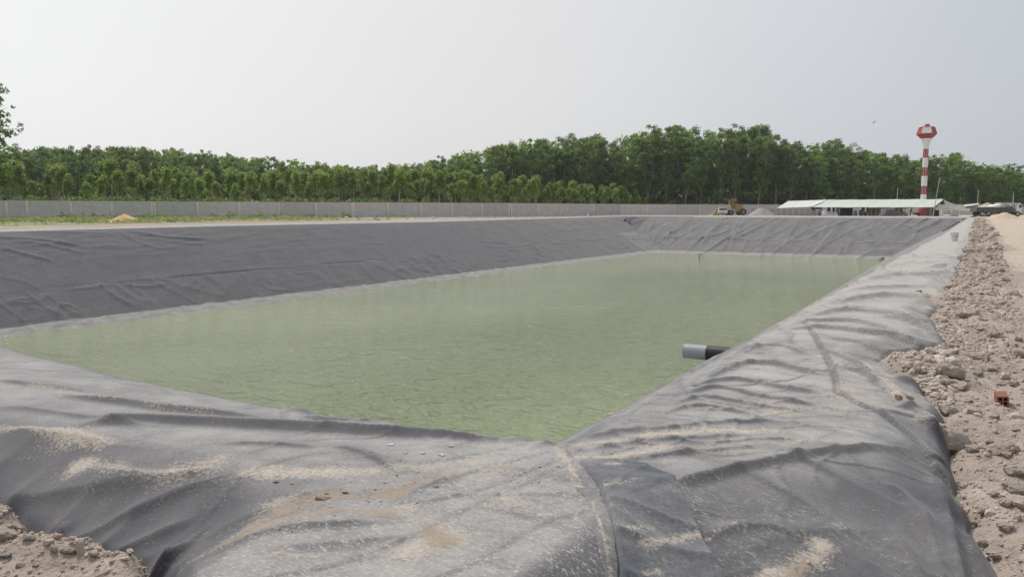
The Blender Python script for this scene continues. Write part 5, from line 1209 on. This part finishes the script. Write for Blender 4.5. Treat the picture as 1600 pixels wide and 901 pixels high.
# grit on the liner where sand lies
spots = [([(300, 826), (400, 824), (520, 812)], 9), ([(450, 795), (560, 786), (650, 772), (700, 750)], 9), ([(795, 745), (845, 757)], 6), ([(1240, 850), (1265, 838)], 9), ([(440, 750), (640, 742)], 8), ([(1390, 600), (1430, 640)], 8), ([(905, 722), (1110, 713)], 5)]
L_ = []
for pts, sp in spots:
    q = spline(pts, 10)
    for k in range(90): a = q[g.integers(len(q))]; L_.append(onz(a[0]+g.normal()*sp*3.2, a[1]+g.normal()*sp*1.5, -1.4))
L_ = np.array(L_); sz = .003*np.exp(g.normal(size=len(L_))*.55); P = np.stack([L_[:, 0], L_[:, 1], liner_z(L_[:, 0], L_[:, 1])+sz*.3], 1); scatter('grit', P, sz, M['clod'], 10, 'brown grit lying on the sandy patches of the near liner')

# stones and waste on the far left rim strip
n = 900; pxs = g.uniform(200, 1000, n); Ds = np.array([1.46*1250/(np.interp(p, [0, 300, 640, 1000], [352, 346.5, 342.5, 337.5])-328) for p in pxs]); wd_ = np.array([wall_d(p) for p in pxs]); Ds = Ds+(wd_-1-Ds)*g.random(n)
Q2 = np.array([at_d(a, b) for a, b in zip(pxs, Ds)]); kp = Q2[:, 0] < -73.6; Q2 = Q2[kp]; sz = .10*np.exp(g.normal(size=len(Q2))*.5); P = np.stack([Q2[:, 0], Q2[:, 1], ground_z(Q2[:, 0], Q2[:, 1])+sz*.2], 1)
scatter('rubble', P, sz, M['rock'], 12, 'pale rubble scattered on the strip before the wall')

# wooden stake, pail, flakes, floating scraps, cut root
x, y, z = surf(130, 866); o = empty('wooden_stake', (x, y, z-.05), YAW, 'short broken wooden stake standing on the brink of the near soil', 'stake'); st = B(); st.prism([(-.012, 0), (.014, 0), (.010, .105), (.002, .118), (-.011, .102)], -.011, .011); q = st.add('stake_body', M['wood_stake'], o); q.rotation_euler = (0, R_(-9), 0)
x, y, z = surf(160, 899); o = empty('dry_stick', (x, y, z), YAW, 'thin dry stick lying on the near soil', 'stick'); B().tube([(-.03, -.03, .004), (.02, .02, .012), (.06, .07, .010)], [.004, .005, .003], 6).add('twig', M['wood_stake'], o, True)
x, y, z = surf(1521, 610); o = empty('dry_root', (x, y, z), YAW, 'thin pale root curling out of the rubble beside the boulder', 'root'); B().tube(spline([(0, 0, -.01), (.02, .01, .06), (.03, .0, .11), (.015, -.01, .15)], 4), .0035, 5).add('root_strand', M['wood_stake'], o, True)
x, y, z = surf(1491, 377); s = math.hypot(x, y)/1250; o = empty('pail', (x, y, z-.01), YAW, 'small pale pail standing on the far stretch of the rim sheet', 'pail')
b = B(); b.lathe([(3.6*s, 0), (4.0*s, 2*s), (5.2*s, 12*s), (5.5*s, 12.2*s), (5.2*s, 12.6*s), (4.9*s, 11.8*s), (4.6*s, 9*s)], 18); b.add('pail_body', M['bucket'], o, True)
B().lathe([(4.4*s, 9.2*s), (4.3*s, 9.6*s), (.3*s, 10.2*s)], 14).add('filling', M['sandheap'], o, True); B().tube([(-5.2*s, 0, 11.5*s), (-4*s, -2*s, 8*s), (0, -5.6*s, 6.6*s), (4*s, -2.6*s, 8*s), (5.2*s, 0, 11.5*s)], .35*s, 6).add('handle', M['dark_grey'], o)
for k, (px, py, w_, lab) in enumerate(((610, 695, 15, 'leftmost white felt flake on the near rim crease'), (633, 708, 10, 'white felt flake below the leftmost one'), (660, 708, 12, 'white felt flake in the middle of the crease'), (705, 697, 11, 'white felt flake nearest the corner'), (690, 711, 14, 'thin white felt flake below the others'))):
    x, y, z = surf(px, py); s = .75*w_*math.hypot(x, y)/1250; f = random.Random(k); n = 9; rows = [[], []]
    pts_ = [(s*.5*math.cos(6.28*i/n)*f.uniform(.4, 1.1), s*.7*math.sin(6.28*i/n)*f.uniform(.4, 1.1)) for i in range(n)]
    b = B(); a = [b.bm.verts.new((u, v, .0035+.004*f.random())) for u, v in pts_]; c_ = [b.bm.verts.new((u, v, .001)) for u, v in pts_]; b.bm.faces.new(a); b.bm.faces.new(c_[::-1])
    for i in range(n): b.bm.faces.new((a[i], c_[i], c_[(i+1) % n], a[(i+1) % n]))
    o = b.add('felt_flake', M['felt_flake'], None, False, (x, y, z+.001)); o.rotation_euler.z = YAW; o.scale = (1.1, .8, 1); tag(o, lab, 'flake', 'torn white flakes on the near liner')
x, y = onz(962, 648, -9); o = empty('floating_debris', (x, y, -9), YAW, 'tan scrap of foam floating on the water near the right bank', 'debris')
B().lathe([(.30, -.03), (.36, .03), (.30, .08), (.1, .10)], 11).add('scrap', M['tanheap'], o).scale = (1, .45, 1); B().lathe([(.12, -.03), (.15, .02), (.10, .06)], 9).add('small_scrap', M['tanheap'], o, False, (.42, .05, 0))
x, y = onz(1378, 404.3, -8.95); o = empty('floating_debris', (x, y, -8.97), YAW, 'brown lump at the waterline in the far right corner of the pond', 'debris'); B().lathe([(.3, -.05), (.5, .10), (.35, .40), (.1, .5)], 9).add('lump', M['timber'], o)
x, y = onz(1093, 397.5, -8.9); o = empty('floating_debris', (x, y, -8.92), YAW, 'small white scrap caught at the far waterline', 'debris'); B().lathe([(.2, -.05), (.34, .10), (.25, .3), (.1, .36)], 9).add('scrap', M['felt_flake'], o)

# ------------------------------------------------------------------ thin humid air
m, nt = mat('humid_air')
pv = node(nt, 'ShaderNodeVolumePrincipled', {'Color': (.86, .90, .95, 1), 'Density': .00020, 'Anisotropy': .2})
node(nt, 'ShaderNodeOutputMaterial', {1: pv.outputs[0]})
hz = B(); hz.box((0, 120, 12.5), (900, 700, 50)); o = hz.add('haze', m); tag(o, kind='stuff')
